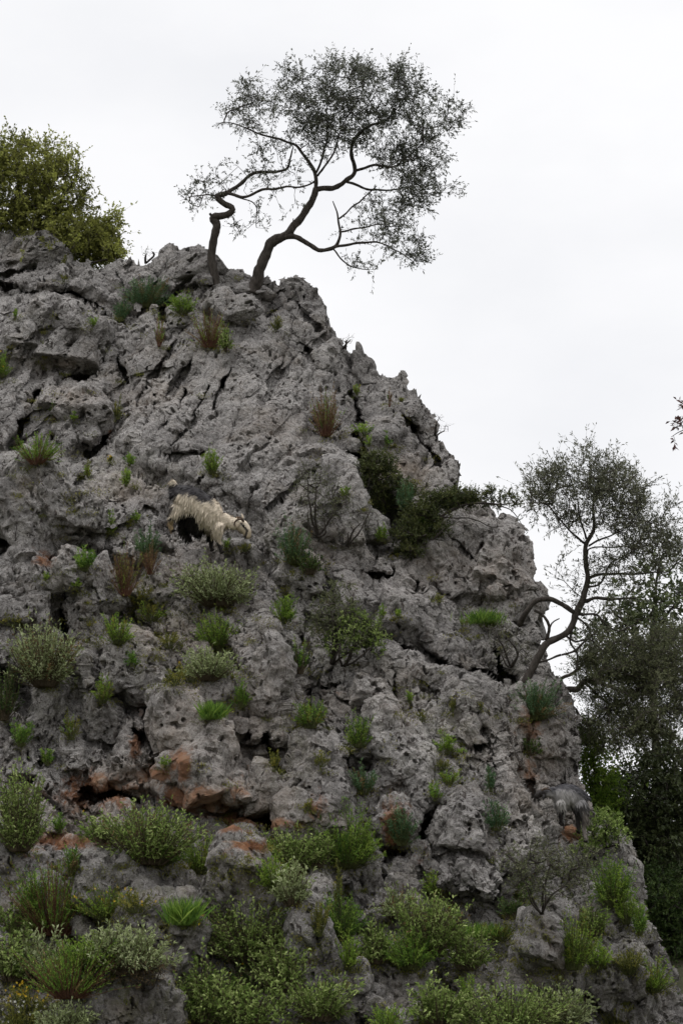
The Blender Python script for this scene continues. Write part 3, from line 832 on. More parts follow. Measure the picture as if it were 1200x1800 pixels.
ROCKS = [  # cx, cy, w, h, rot, protrusion, thickness, label
    (122, 612, 134, 92, -8, 0.55, 1.1, 'flat-bottomed pale boulder jutting out below the long crack in the upper left of the cliff'),
    (138, 902, 96, 80, -18, 0.5, 1.0, 'rounded grey boulder wedged on the left ledge, left of the cream goat'),
    (52, 900, 120, 104, -30, 0.45, 1.0, 'broad grey boulder overhanging the dark hollow at the left edge of the photo'),
    (168, 1030, 88, 104, 20, 0.45, 1.0, 'upright grey rock tower with a pale rounded top, below the left ledge'),
    (246, 1196, 96, 88, 30, 0.5, 0.9, 'pale triangular boulder right of the small bright spurge with a lone stalk'),
    (188, 1268, 74, 72, -10, 0.55, 1.0, 'squat dark boulder under the pale triangular boulder, left of the ochre streak'),
    (302, 1268, 84, 96, 10, 0.45, 1.0, 'dark knobbly boulder above the ochre hollow'),
    (190, 1545, 92, 80, -15, 0.5, 1.0, 'rounded brown-grey boulder left of the flat one, under the large sage bush'),
    (284, 1556, 104, 72, -5, 0.5, 1.0, 'flat grey boulder with white lichen directly under the large sage bush'),
    (256, 1630, 140, 92, -14, 0.85, 1.0, 'pitted boulder with a white lichen corner beside the yellow flowers'),
    (222, 1778, 176, 130, -20, 0.95, 1.0, 'big pitted boulder at the bottom edge among the green bushes'),
    (425, 1588, 170, 116, -18, 0.4, 0.9, 'long sloping boulder with a white lichen nose above the big leafy sage'),
    (640, 1570, 66, 120, 12, 0.45, 1.0, 'narrow standing boulder right of the wilted yellow spike'),
    (966, 1700, 104, 80, -6, 0.5, 1.0, 'hump-backed boulder left of its neighbour near the lower right corner'),
    (1066, 1728, 120, 84, -24, 0.5, 1.0, 'knobbly boulder right of the hump-backed one near the lower right corner'),
    (952, 1652, 60, 84, -20, 0.5, 0.9, 'small pointed boulder under the leafless branching shrub in the lower right'),
    (380, 1716, 56, 50, 0, 0.5, 1.0, 'small grey boulder peeping out between two leafy sages at the bottom'),
    (560, 1372, 100, 150, -12, 0.4, 0.8, None), (60, 1045, 100, 120, -25, 0.35, .8, None), (30, 1010, 70, 80, 0, .35, .8, None),
    (240, 1150, 60, 60, 20, .45, .9, None), (208, 1170, 46, 76, 8, .45, .9, None), (290, 1040, 120, 70, -20, .35, .8, None), (130, 1000, 70, 60, -10, .4, .9, None),
    (80, 1270, 66, 120, -12, .4, .8, None), (46, 1330, 60, 90, 0, .4, .8, None), (130, 1330, 60, 60, 10, .4, .9, None), (372, 1330, 70, 120, -8, .35, .8, None),
    (430, 1230, 70, 150, -18, .35, .8, None), (470, 1180, 60, 140, -18, .35, .8, None), (384, 1216, 50, 90, 4, .4, .9, None), (520, 1440, 60, 70, 0, .4, .9, None),
    (455, 1390, 70, 70, 10, .4, .9, None), (20, 1540, 90, 110, 0, .4, .9, None), (110, 1520, 80, 70, -30, .4, .9, None), (60, 1590, 70, 60, 0, .4, .9, None),
    (330, 1600, 50, 60, 0, .45, .9, None), (320, 1675, 70, 90, -30, .4, .9, None), (560, 1690, 80, 110, 25, .45, .9, None), (600, 1760, 110, 90, -30, .4, .9, None), (690, 1730, 120, 130, -35, .35, .8, None),
    (530, 1620, 50, 60, 0, .45, .9, None), (570, 1580, 44, 70, 0, .4, .9, None), (700, 1590, 110, 110, -30, .35, .8, None), (690, 1445, 64, 100, -20, .4, .8, None), (740, 1520, 60, 60, 0, .4, .9, None),
    (820, 1410, 60, 40, -30, .45, .9, None), (820, 1455, 90, 80, -10, .35, .8, None), (860, 1690, 120, 70, -10, .4, .8, None), (1030, 1590, 80, 60, -25, .4, .8, None), (1100, 1560, 36, 90, -20, .4, .8, None),
    (1120, 1770, 90, 80, -30, .4, .8, None), (1010, 1760, 60, 60, 0, .4, .9, None), (720, 1350, 90, 120, -20, .3, .7, None), (650, 1210, 70, 50, 0, .35, .8, None), (700, 1090, 90, 70, -10, .35, .8, None),
    (620, 1050, 60, 70, 20, .35, .8, None), (655, 930, 46, 60, 0, .45, .9, None), (606, 880, 60, 160, 10, .3, .7, None), (780, 1010, 90, 80, 20, .3, .7, None), (880, 1000, 90, 90, 0, .35, .8, None), (900, 1060, 60, 50, 0, .35, .8, None),
    (500, 970, 60, 70, 10, .4, .9, None), (440, 990, 60, 50, 10, .4, .9, None), (530, 1020, 100, 50, -10, .35, .8, None), (330, 470, 90, 60, 10, .35, .8, None), (420, 500, 80, 40, 0, .35, .8, None), (384, 528, 46, 44, 10, .45, .9, None),
    (410, 545, 70, 50, 20, .35, .8, None), (310, 560, 36, 60, 20, .4, .9, None), (60, 440, 110, 50, 10, .35, .8, None), (100, 560, 90, 70, -5, .35, .8, None), (40, 590, 70, 70, 0, .35, .8, None), (150, 720, 90, 90, -20, .35, .8, None), (100, 700, 50, 50, 0, .4, .8, None),
    (60, 820, 90, 46, -10, .4, .9, None), (330, 1000, 60, 40, 0, .35, .8, None), (640, 646, 36, 84, 4, .5, 1.0, None), (930, 1225, 60, 40, -20, .4, .9, None), (905, 1265, 40, 60, 0, .4, .9, None), (960, 1290, 50, 80, 0, .3, .8, None),
    (1060, 1500, 60, 60, -20, .35, .8, None), (780, 1620, 60, 40, 0, .4, .9, None), (300, 1350, 60, 50, 10, .4, .9, None), (350, 1370, 50, 60, 20, .4, .9, None), (220, 1350, 60, 50, -10, .35, .9, None), (430, 1500, 100, 50, -20, .35, .8, None),
    (210, 1440, 70, 40, 0, .35, .8, None), (90, 1440, 60, 50, 0, .35, .8, None), (640, 1400, 50, 80, -10, .35, .8, None), (590, 1440, 50, 60, 0, .4, .9, None), (680, 1290, 60, 90, -15, .3, .7, None),
]
for i, (cx, cy, w, h, rot, pr, th, lab) in enumerate(ROCKS):
    if lab is None and cy > 930 and w > 0.7 * h:
        w, h, rot = w * 0.88, h * 1.25, rot + (((i * 37) % 41) - 20) * 0.6
    make_rock(cx, cy, w, h, rot, i, pr, th, lab)
print('rocks', round(time.time() - T0, 1))

# ------------------------------------------------------------------ ground
def ground_z(x, y):
    s = np.clip(y - 13.5, 0, None)
    z = 0.30 * np.minimum(s, 22)
    z = z - 0.12 * np.clip(y - 40, 0, 120)
    return z + 0.25 * np.sin(x * 0.31 + 1) * np.cos(y * 0.27) * np.clip(s / 6, 0, 1)

def build_ground():
    xs = np.concatenate([np.linspace(-900, -45, 12), np.linspace(-40, 40, 120), np.linspace(45, 900, 12)])
    ys = np.concatenate([np.linspace(-900, -12, 12), np.linspace(-10, 60, 110), np.linspace(65, 1500, 18)])
    X, Y = np.meshgrid(xs, ys)
    x, y = X.ravel(), Y.ravel()
    z = ground_z(x, y)
    P = np.c_[x, y, z]
    near = (np.abs(x) < 41) & (y > -11) & (y < 61)
    z[near] += 0.25 * perlin(P[near] * 0.5, 71) + 0.12 * perlin(P[near] * 1.4, 72)
    P[:, 2] = z
    I = np.arange(len(x)).reshape(X.shape)
    Q = np.stack([I[:-1, :-1], I[:-1, 1:], I[1:, 1:], I[1:, :-1]], -1).reshape(-1, 4)
    m, n, l = new_mat('scrub_ground')
    out = n.new('ShaderNodeOutputMaterial'); b = n.new('ShaderNodeBsdfPrincipled'); b.inputs['Roughness'].default_value = 0.95
    geo = n.new('ShaderNodeNewGeometry')
    t = N(n, 'ShaderNodeTexNoise', Scale=2.0, Detail=9, Roughness=0.7); l.new(geo.outputs['Position'], t.inputs['Vector'])
    r = ramp(n, [(0.35, (0.030, 0.036, 0.016)), (0.55, (0.060, 0.062, 0.028)), (0.7, (0.11, 0.09, 0.06))]); l.new(t.outputs['Fac'], r.inputs['Fac'])
    l.new(r.outputs['Color'], b.inputs['Base Color'])
    bp = n.new('ShaderNodeBump'); bp.inputs['Distance'].default_value = 0.1; l.new(t.outputs['Fac'], bp.inputs['Height']); l.new(bp.outputs['Normal'], b.inputs['Normal'])
    l.new(b.outputs['BSDF'], out.inputs['Surface'])
    o = link(bpy.data.objects.new('ground', np_mesh('ground', P, Q, m, True)))
    tag(o, 'dark scrubby ground rising behind the cliff', 'ground', kind='structure')
build_ground()

# ------------------------------------------------------------------ leaves, stems
def unit(v):
    return v / (np.linalg.norm(v, axis=-1, keepdims=True) + 1e-9)

def leaf_mesh(name, P, D, L, W, tone, mat, seed=0, fold=0.25, droop=0.0):
    """one folded diamond leaf per row"""
    r = rng(seed + 5)
    n = len(P)
    D = unit(D)
    side = unit(np.cross(D, unit(r.normal(size=(n, 3)) * 0.6 + np.array([0, 0.0, 1.0]))))
    nor = np.cross(side, D)
    L = np.broadcast_to(L, n)[:, None]; W = np.broadcast_to(W, n)[:, None]
    b = P
    mid = P + D * L * 0.5 + nor * W * fold
    tip = P + D * L - np.array([0, 0, 1.0]) * L * droop
    V = np.stack([b, mid - side * W * 0.5, tip, mid + side * W * 0.5], 1).reshape(-1, 3)
    k = np.arange(n)[:, None] * 4
    F = np.concatenate([k + np.array([[0, 1, 2]]), k + np.array([[0, 2, 3]])], 0)
    return np_mesh(name, V, F, mat, False, {'tone': np.repeat(tone, 4)})

def segs_mesh(name, A, B, ra, rb, mat, sides=3):
    """one thin prism per row"""
    n = len(A)
    d = unit(B - A)
    ref = np.where(np.abs(d[:, 2:3]) > 0.9, np.array([[1.0, 0, 0]]), np.array([[0, 0, 1.0]]))
    s = unit(np.cross(d, ref)); q = np.cross(d, s)
    ang = np.arange(sides) * 2 * math.pi / sides
    ring = np.cos(ang)[None, :, None] * s[:, None, :] + np.sin(ang)[None, :, None] * q[:, None, :]
    ra = np.broadcast_to(ra, n); rb = np.broadcast_to(rb, n)
    V = np.concatenate([A[:, None] + ring * ra[:, None, None], B[:, None] + ring * rb[:, None, None]], 1).reshape(-1, 3)
    F = []
    k = np.arange(n)[:, None] * 2 * sides
    for i in range(sides):
        j = (i + 1) % sides
        F.append(k + np.array([[i, j, sides + j, sides + i]]))
    return np_mesh(name, V, np.concatenate(F, 0), mat, True)

def smooth_path(pts, n):
    pts = np.asarray(pts, float)
    if len(pts) < 3:
        s = np.linspace(0, 1, n)[:, None]
        return pts[0] * (1 - s) + pts[-1] * s
    e = np.vstack([2 * pts[0] - pts[1], pts, 2 * pts[-1] - pts[-2]])
    m = len(pts) - 1
    u = np.linspace(0, m - 1e-6, n)
    i = u.astype(int); f = (u - i)[:, None]
    p0, p1, p2, p3 = e[i], e[i + 1], e[i + 2], e[i + 3]
    return 0.5 * (2 * p1 + (p2 - p0) * f + (2 * p0 - 5 * p1 + 4 * p2 - p3) * f ** 2 + (3 * p1 - p0 - 3 * p2 + p3) * f ** 3)

def tube_arrays(path, rad, sides=9, squash=None, rough=0.0, seed=0):
    n = len(path)
    tan = unit(np.gradient(path, axis=0))
    s = np.cross(tan, np.array([0, 1.0, 0])); s = unit(np.where(np.linalg.norm(s, axis=1)[:, None] < 0.1, np.array([1.0, 0, 0]), s))
    q = unit(np.cross(s, tan))
    ang = np.arange(sides) * 2 * math.pi / sides
    sq = np.ones(n) if squash is None else np.broadcast_to(squash, n)
    ring = np.cos(ang)[None, :, None] * s[:, None] * rad[:, None, None] + np.sin(ang)[None, :, None] * q[:, None] * (rad * sq)[:, None, None]
    V = (path[:, None] + ring)
    if rough:
        f = perlin(V.reshape(-1, 3) * 9 + seed, 81) + 0.6 * perlin(V.reshape(-1, 3) * 24 + seed, 82)
        V = path[:, None] + ring * (1 + rough * f.reshape(n, sides, 1))
    V = V.reshape(-1, 3)
    V = np.vstack([V, path[0], path[-1]])
    F = []
    for i in range(n - 1):
        for j in range(sides):
            k = (j + 1) % sides
            F.append((i * sides + j, i * sides + k, (i + 1) * sides + k, (i + 1) * sides + j))
    e0, e1 = n * sides, n * sides + 1
    for j in range(sides):
        k = (j + 1) % sides
        F.append((e0, k, j, e0)); F.append((e1, (n - 1) * sides + j, (n - 1) * sides + k, e1))
    return V, F

def mesh_from(name, parts, mat, smooth=True, attrs=None):
    V, F, o = [], [], 0
    for v, f in parts:
        V.append(v)
        for q in f:
            q = list(dict.fromkeys(q))
            F.append([k + o for k in q])
        o += len(v)
    me = bpy.data.meshes.new(name)
    me.from_pydata(np.vstack(V).tolist(), [], F)
    if smooth:
        me.polygons.foreach_set('use_smooth', np.ones(len(me.polygons), bool))
    if mat:
        me.materials.append(mat)
    me.update()
    return me

# ------------------------------------------------------------------ small plants
def dome_stems(r, n, w, h, depth_=0.75, top=0.25):
    """stem ends filling a ragged cushion that also spills over its foot"""
    d = unit(r.normal(size=(n, 3)))
    d[:, 2] = np.where(d[:, 2] < -0.35, -d[:, 2], d[:, 2])
    rad = r.uniform(0.55, 1.0, n) ** 0.6
    # lobes, so that no two bushes have the same outline
    ph = r.uniform(0, 6.28, 3)
    az = np.arctan2(d[:, 1], d[:, 0])
    rad = rad * (1 + .16 * np.sin(2 * az + ph[0]) + .12 * np.sin(5 * az + ph[1]) + .10 * np.sin(7 * d[:, 2] + ph[2]))
    E = np.c_[d[:, 0] * w / 2, d[:, 1] * w / 2 * depth_, h * (.36 + d[:, 2] * .64)] * np.c_[rad, rad, np.ones(n)]
    E[:, 2] = h * (.36 + d[:, 2] * .62 * rad)
    B = np.c_[E[:, 0] * 0.25, E[:, 1] * 0.25, np.zeros(n)]
    return B, E

SPEC = {  # kind: material, leaf length, width, leaves per stem, leaves per square metre of outline, range along the stem, spread, stem material, droop
    'sage': ('sage', .060, .019, 14, 6600, (.15, 1.0), .85, 'stem', .15),
    'green_sage': ('sage_green', .056, .019, 14, 6400, (.12, 1.0), .9, 'stem', .15),
    'leafy': ('sage_green', .060, .026, 12, 4600, (.12, 1.0), .95, 'stem', .2),
    'spurge': ('spurge', .050, .010, 26, 9500, (.15, 1.0), .9, 'stem_green', .1),
    'blue_spurge': ('spurge_blue', .050, .010, 26, 9500, (.15, 1.0), .95, 'stem_green', .1),
    'bright': ('bright', .042, .011, 20, 9000, (.10, 1.0), .85, 'stem_green', .1),
    'yellow': ('yellow', .034, .011, 20, 8000, (.3, 1.0), .9, 'stem_green', .1),
    'dry': ('dry', .036, .008, 22, 6500, (.22, 1.0), .7, 'stem_red', .05),
    'heath': ('spurge', .034, .009, 28, 10500, (.15, 1.0), .6, 'stem_red', .0),
    'dark': ('dark', .034, .017, 18, 9000, (.3, 1.0), 1.0, 'stem', .1),
    'moss': ('yellow', .022, .010, 14, 14000, (.3, 1.0), 1.0, 'stem_green', .0),
    'fern': ('bright', .050, .011, 22, 7000, (.25, 1.0), .9, 'stem_green', .2),
}
CATS = {'sage': ('sage_bush', 'bush'), 'green_sage': ('sage_bush', 'bush'), 'leafy': ('leafy_bush', 'bush'), 'spurge': ('spurge_plant', 'plant'), 'blue_spurge': ('spurge_plant', 'plant'),
        'bright': ('green_plant', 'plant'), 'yellow': ('yellow_green_plant', 'plant'), 'dry': ('dry_plant', 'plant'), 'heath': ('heath_bush', 'bush'), 'dark': ('evergreen_bush', 'bush'),
        'moss': ('moss_cushion', 'moss'), 'fern': ('fern', 'plant'), 'grass': ('grass_tuft', 'grass')}
COUNT = [0]
FEET = []

def plant(kind, px, py, w, h, label, group=None, flowers=0, lean=0.0, mat2=None, share2=0.0, flower_mat='flower'):
    COUNT[0] += 1
    seed = 3000 + COUNT[0] * 13
    r = rng(seed)
    t = depth(px, py, 1, 30) - 0.05
    s = t / FPX
    W_, H_ = w * s * 1.12, h * s * 1.08
    if py > 1450:                      # the moister foot of the cliff is more overgrown
        W_, H_ = W_ * 1.14, H_ * 1.08
    name, cat = CATS[kind]
    root = empty(name, at(px, py, t), label, cat, group)
    FEET.append((px, py, w))
    out = np.array([lean, -0.22, 0])
    if kind == 'grass':
        n = int(np.clip(W_ * H_ * 9000, 30, 600))
        B = np.c_[r.normal(0, W_ * .22, n), r.normal(0, W_ * .15, n), np.full(n, -0.02)]
        D = unit(np.c_[r.normal(0, .42, n), r.normal(-.15, .35, n), np.full(n, 1.0)])
        part('foliage', leaf_mesh('foliage', B, D, H_ * r.uniform(.3, 1.25, n), .009, r.random(n), M[mat2 or 'spurge'], seed, .2, .12), root)
        ntop, E = n, B + D * H_ * .9
    else:
        mat, LL, LW, per, dens, (a0, a1), spread, smat, droop = SPEC[kind]
        nl = W_ * H_ * dens
        ns = int(np.clip(nl / per, 7, 420))
        B, E = dome_stems(r, ns, W_ * .95, H_, .75, .3 if h > w * .6 else .25)
        # ragged outline: a few stems shoot out, some stay short
        E *= r.choice([.75, 1.0, 1.0, 1.0, 1.16], ns)[:, None]
        E = E + out * E[:, 2:3]
        per_i = per
        u = r.uniform(a0, a1, (ns, per_i))
        C = B[:, None] * (1 - u[..., None]) + E[:, None] * u[..., None]
        sd = unit(E - B)
        dirs = sd[:, None] * (0.45 + 0.5 * u[..., None]) + unit(r.normal(size=(ns, per_i, 3))) * spread + np.array([0, -0.05, 0.18])
        C = C.reshape(-1, 3); dirs = dirs.reshape(-1, 3)
        n = len(C)
        tone = np.clip(np.repeat(r.normal(.5, .26, ns), per_i) + r.normal(0, .19, n), 0, 1)
        L = LL * r.uniform(.55, 1.15, n)
        sel = np.repeat(r.random(ns) < share2, per_i) if mat2 else np.zeros(n, bool)
        part('foliage', leaf_mesh('foliage', C[~sel], dirs[~sel], L[~sel], LW, tone[~sel], M[mat], seed, .25, droop), root)
        if sel.any():
            part('faded_foliage', leaf_mesh('faded_foliage', C[sel], dirs[sel], L[sel] * .9, LW, tone[sel], M[mat2], seed + 1, .25, droop), root)
        mid = (B + E) / 2 + r.normal(0, .02, B.shape)
        part('stem', segs_mesh('stem', np.vstack([B - [0, 0, .03], mid]), np.vstack([mid, E]), np.r_[np.full(ns, .004), np.full(ns, .003)], np.r_[np.full(ns, .003), np.full(ns, .0015)], M[smat]), root)
        ntop = ns
    if flowers:
        k = r.integers(0, ntop, flowers)
        C = E[k] + r.normal(0, .015, (flowers, 3)) + [0, -.01, .015]
        m = 5
        a = r.uniform(0, 6.28, (flowers, 1)) + np.arange(m) * 6.283 / m
        D = np.stack([np.cos(a), np.full(a.shape, -.55), np.sin(a)], -1).reshape(-1, 3)
        part('flower', leaf_mesh('flower', np.repeat(C, m, 0), D, .016, .011, r.random(flowers * m), M[flower_mat], seed, .1), root)['kind'] = 'stuff'
    return root

# ------------------------------------------------------------------ woody plants: skeleton + twigs grown towards leaf clusters
def grow(nodes, radii, targets, r, step=0.10, jit=0.25, maxlen=9):
    """connect every target to the nearest wood; returns segments (A, B) and their parent order"""
    Pn = np.zeros((len(nodes) + len(targets) * 14, 3)); n = len(nodes)
    Pn[:n] = nodes
    par = list(range(-1, -1 + 0)) or []
    parent = -np.ones(len(Pn), int)
    d0 = np.min(((targets[:, None] - nodes[None, ::max(1, len(nodes) // 200)]) ** 2).sum(-1), 1)
    ends = []
    n0 = n
    for i in np.argsort(d0):
        T = targets[i]
        d = ((Pn[:n] - T) ** 2).sum(1)
        # prefer wood that lies below / inside so that twigs point outwards
        j = int(np.argmin(d))
        dist = math.sqrt(d[j])
        k = int(np.clip(dist / step, 1, 12))
        prev = j
        A = Pn[j].copy()
        off = r.normal(0, jit * dist / 2, 3)
        for s in range(1, k + 1):
            f = s / k
            p = A * (1 - f) + T * f + off * math.sin(math.pi * f) * .5
            if s < k:
                p = p + r.normal(0, .012, 3)
            Pn[n] = p; parent[n] = prev; prev = n; n += 1
        ends.append(n - 1)
    cnt = np.zeros(n)
    cnt[ends] += 1
    for i in range(n - 1, n0 - 1, -1):
        cnt[parent[i]] += cnt[i]
    idx = np.arange(n0, n)
    return Pn[:n], parent[:n], cnt, idx, np.array(ends)

def woody(name, label, cat, limbs, blobs, t, depth_r, leaf, bark, group=None, n_per=14, lsize=(.045, .012), twig_r=.0035, seed=0, spread=.07, up=.2, thin=0.0, sides=9, gnarl=.12, trunk_n=1, toneb=0.0, jit=.25, droop=.1, dens=1.0):
    """limbs: list of [(px, py, radius px, dz m), ...]; blobs: (px, py, rx, ry, clusters)"""
    r = rng(9000 + seed)
    s = t / FPX
    b = limbs[0][0]
    root = empty(name, at(b[0], b[1], t + b[3]), label, cat, group)
    o = np.array(root.location)
    trunk_parts, limb_parts, nodes, rads = [], [], [], []
    for li, lb in enumerate(limbs):
        lb = np.array(lb, float)
        P = at(lb[:, 0], lb[:, 1], t + lb[:, 3])
        n = max(6, int(np.linalg.norm(np.diff(P, axis=0), axis=1).sum() / 0.045))
        path = smooth_path(P, n)
        rad = np.interp(np.linspace(0, len(lb) - 1, n), np.arange(len(lb)), lb[:, 2]) * s * (.86 if li < trunk_n else .76)
        path = path + np.c_[perlin(path * 5, 91), perlin(path * 5, 92), perlin(path * 5, 93)] * .02
        va = tube_arrays(path - o, rad, sides, rough=gnarl, seed=seed + li)
        (trunk_parts if li < trunk_n else limb_parts).append(va)
        nodes.append(path); rads.append(rad)
    part('trunk', mesh_from('trunk', trunk_parts, bark), root)
    nodes = np.vstack(nodes); rads = np.concatenate(rads)
    # clusters
    T = []
    for (cx, cy, rx, ry, n) in blobs:
        n = max(1, int(n * dens))
        a = r.uniform(0, 6.283, n); q = np.sqrt(r.random(n))
        q = q * (1 + .12 * r.normal(size=n))
        px, py = cx + rx * q * np.cos(a), cy + ry * q * np.sin(a)
        dz = r.normal(0, .5, n) * depth_r * np.sqrt(np.clip(1.05 - q ** 2, .08, 1)) * min(1.0, rx / 60 + .3)
        T.append(at(px, py, t + dz))
    T = np.vstack(T)
    Pn, parent, cnt, idx, ends = grow(nodes, rads, T, r, jit=jit)
    A, B = Pn[parent[idx]] - o, Pn[idx] - o
    ra = np.minimum(twig_r * cnt[idx] ** .4, .016)
    tw = segs_mesh('twigs', A, B, ra, ra * .85, bark, 4)
    if limb_parts:
        part('branch', mesh_from('branch', limb_parts, bark), root)
    part('twigs', tw, root)['kind'] = 'stuff'
    # leaves
    L = []
    D = []
    E = Pn[ends]; par = Pn[parent[ends]]
    gd = unit(E - par)
    ms = max(2, int(round(n_per / 9)))
    lf = max(3, int(round(n_per / ms)))
    ne = len(E)
    S0 = np.repeat(E, ms, 0) - np.repeat(gd, ms, 0) * r.uniform(0, 1.3, (ne * ms, 1)) * spread
    sd = unit(np.repeat(gd, ms, 0) * .55 + unit(r.normal(size=(ne * ms, 3))) * .85 + np.array([0, 0, up]))
    sl_ = spread * r.uniform(.8, 2.4, ne * ms) * np.where(r.random(ne * ms) < .08, 1.6, 1.0)
    S1 = S0 + sd * sl_[:, None]
    part('shoots', segs_mesh('shoots', S0 - o, S1 - o, twig_r * .55, twig_r * .3, bark, 3), root)['kind'] = 'stuff'
    tt = r.uniform(.12, 1.05, (ne * ms, lf))
    C = (S0[:, None] + sd[:, None] * (sl_[:, None] * tt)[..., None]).reshape(-1, 3) + r.normal(0, spread * .05, (ne * ms * lf, 3))
    dirs = np.repeat(sd, lf, 0) * .75 + unit(r.normal(size=(ne * ms * lf, 3))) * .75 + np.array([0, 0, up * .5])
    n = len(C)
    tone = np.clip(np.repeat(r.normal(.48 + toneb, .2, ne), ms * lf) + np.repeat(r.normal(0, .1, ne * ms), lf) + r.normal(0, .13, n), 0, 1)
    if thin:
        k = r.random(n) > thin
        C, dirs, tone = C[k], dirs[k], tone[k]; n = len(C)
    part('crown', leaf_mesh('crown', C - o, dirs, lsize[0] * r.uniform(.6, 1.15, n), lsize[1], tone, leaf, seed, .2, droop), root)
    return root

print('helpers', round(time.time() - T0, 1))
# ------------------------------------------------------------------ trees
def dtree(px, py, extra=0.0):
    return depth(px, py, 2, 50) + extra

TA = dtree(448, 510, 0.05)
woody('olive_tree', 'large wind-bent olive tree leaning right on the skyline, with the thick forked trunk', 'tree', [
    [(444, 516, 16, .0), (450, 498, 13, .0), (458, 470, 11, .0), (472, 434, 10.5, -.03), (484, 421, 10.5, -.05), (502, 414, 8.5, -.05), (529, 382, 7.6, .02), (550, 350, 7.2, .05), (555, 330, 6.6, .05)],
    [(555, 332, 6.4, .05), (584, 330, 6, .1), (607, 318, 5.5, .1), (623, 300, 5, .15), (616, 263, 4.5, .2), (630, 236, 4, .2), (648, 222, 3.4, .15), (680, 208, 2, .1), (712, 172, 1.1, .1)],
    [(623, 300, 3.6, .15), (657, 291, 3, 0), (694, 291, 2.2, -.1), (740, 254, 1.2, -.2)],
    [(610, 320, 3.4, .1), (648, 332, 2.6, .2), (680, 334, 2, .3), (726, 327, 1.2, .4)],
    [(555, 332, 5, .05), (552, 300, 4.2, 0), (534, 272, 3.6, -.05), (520, 256, 3.1, -.1), (492, 245, 2.6, -.1), (451, 233, 2, -.15), (410, 217, 1.3, -.2), (380, 216, .8, -.2)],
    [(553, 309, 3, .0), (566, 277, 2.6, .15), (575, 236, 2.1, .25), (575, 181, 1.5, .3), (593, 135, .8, .3)],
    [(557, 310, 2.6, .05), (589, 263, 2.1, -.1), (598, 231, 1.6, -.2), (630, 172, 1, -.3)],
    [(484, 421, 8, -.05), (515, 415, 6.2, -.1), (538, 426, 5.6, -.12), (561, 440, 5, -.15), (589, 433, 4, -.15), (598, 410, 3, -.1), (593, 378, 2, 0), (584, 355, 1.2, .05)],
    [(587, 434, 3.4, -.15), (621, 429, 3, -.2), (662, 426, 2.1, -.3), (694, 440, 1.5, -.35), (726, 460, 1, -.4)],
    [(584, 437, 2.2, -.15), (612, 465, 1.6, -.1), (648, 475, 1, 0)],
    [(598, 408, 2.4, -.1), (630, 401, 2, .1), (680, 392, 1.3, .2)],
    [(597, 384, 2.2, 0), (630, 355, 1.8, .2), (662, 327, 1.3, .3)],
    [(515, 415, 2.2, -.1), (514, 400, 1.6, -.1), (516, 384, 1, -.1)],
], [(600, 140, 58, 42, 62), (655, 165, 55, 50, 62), (545, 182, 46, 42, 48), (480, 180, 40, 36, 20), (432, 200, 36, 34, 22), (438, 152, 16, 18, 10), (712, 150, 32, 44, 40), (760, 205, 46, 42, 34), (690, 235, 66, 46, 60), (600, 225, 60, 40, 56),
    (728, 285, 56, 46, 60), (742, 335, 38, 36, 36), (510, 128, 22, 24, 12), (560, 240, 50, 40, 30), (490, 270, 40, 30, 12), (690, 370, 55, 34, 30), (705, 425, 45, 34, 24), (735, 452, 24, 14, 9), (640, 400, 50, 30, 8), (640, 462, 30, 14, 6), (800, 200, 22, 24, 7), (790, 330, 24, 18, 5)],
   TA, .95, M['olive'], M['bark'], n_per=44, lsize=(.056, .017), twig_r=.003, dens=1.2, seed=1, spread=.125, gnarl=.22, droop=.15)

TB = dtree(380, 500, 0.08)
woody('olive_tree', 'slender olive with a crooked zigzag trunk, left of the large wind-bent olive', 'tree', [
    [(380, 512, 11, 0), (377, 490, 9, 0), (372, 447, 8.4, 0), (378, 412, 8.2, 0), (381, 396, 8, 0), (374, 382, 7.6, 0), (395, 378, 6.6, -.03), (409, 367, 6.2, -.05), (393, 356, 6.2, -.05), (383, 345, 6, -.03), (398, 340, 5.2, 0)],
    [(396, 341, 5, 0), (424, 323, 4.5, .05), (447, 305, 4, .1), (497, 300, 3, .15), (511, 277, 2.2, .2), (516, 259, 1.4, .2)],
    [(400, 340, 3.6, 0), (433, 346, 3.2, -.1), (460, 334, 3, -.15), (497, 330, 2.5, -.2), (543, 325, 2, -.2), (557, 309, 1.3, -.2)],
    [(383, 344, 2.2, -.03), (360, 343, 1.6, -.05), (332, 346, 1, -.1)],
    [(374, 382, 4, 0), (369, 374, 2.6, -.02)],
    [(410, 344, 1.6, 0), (448, 360, 1.3, .1), (452, 400, .9, .1)],
], [(365, 332, 40, 24, 24), (340, 352, 22, 22, 10), (440, 318, 40, 28, 12), (480, 302, 40, 24, 10), (430, 395, 26, 22, 10), (470, 370, 36, 26, 6), (530, 300, 36, 22, 8), (390, 300, 20, 20, 5), (512, 350, 40, 20, 6)],
   TB, .7, M['olive'], M['bark'], n_per=22, lsize=(.052, .017), twig_r=.003, dens=1.1, seed=2, spread=.11, gnarl=.25, droop=.15)

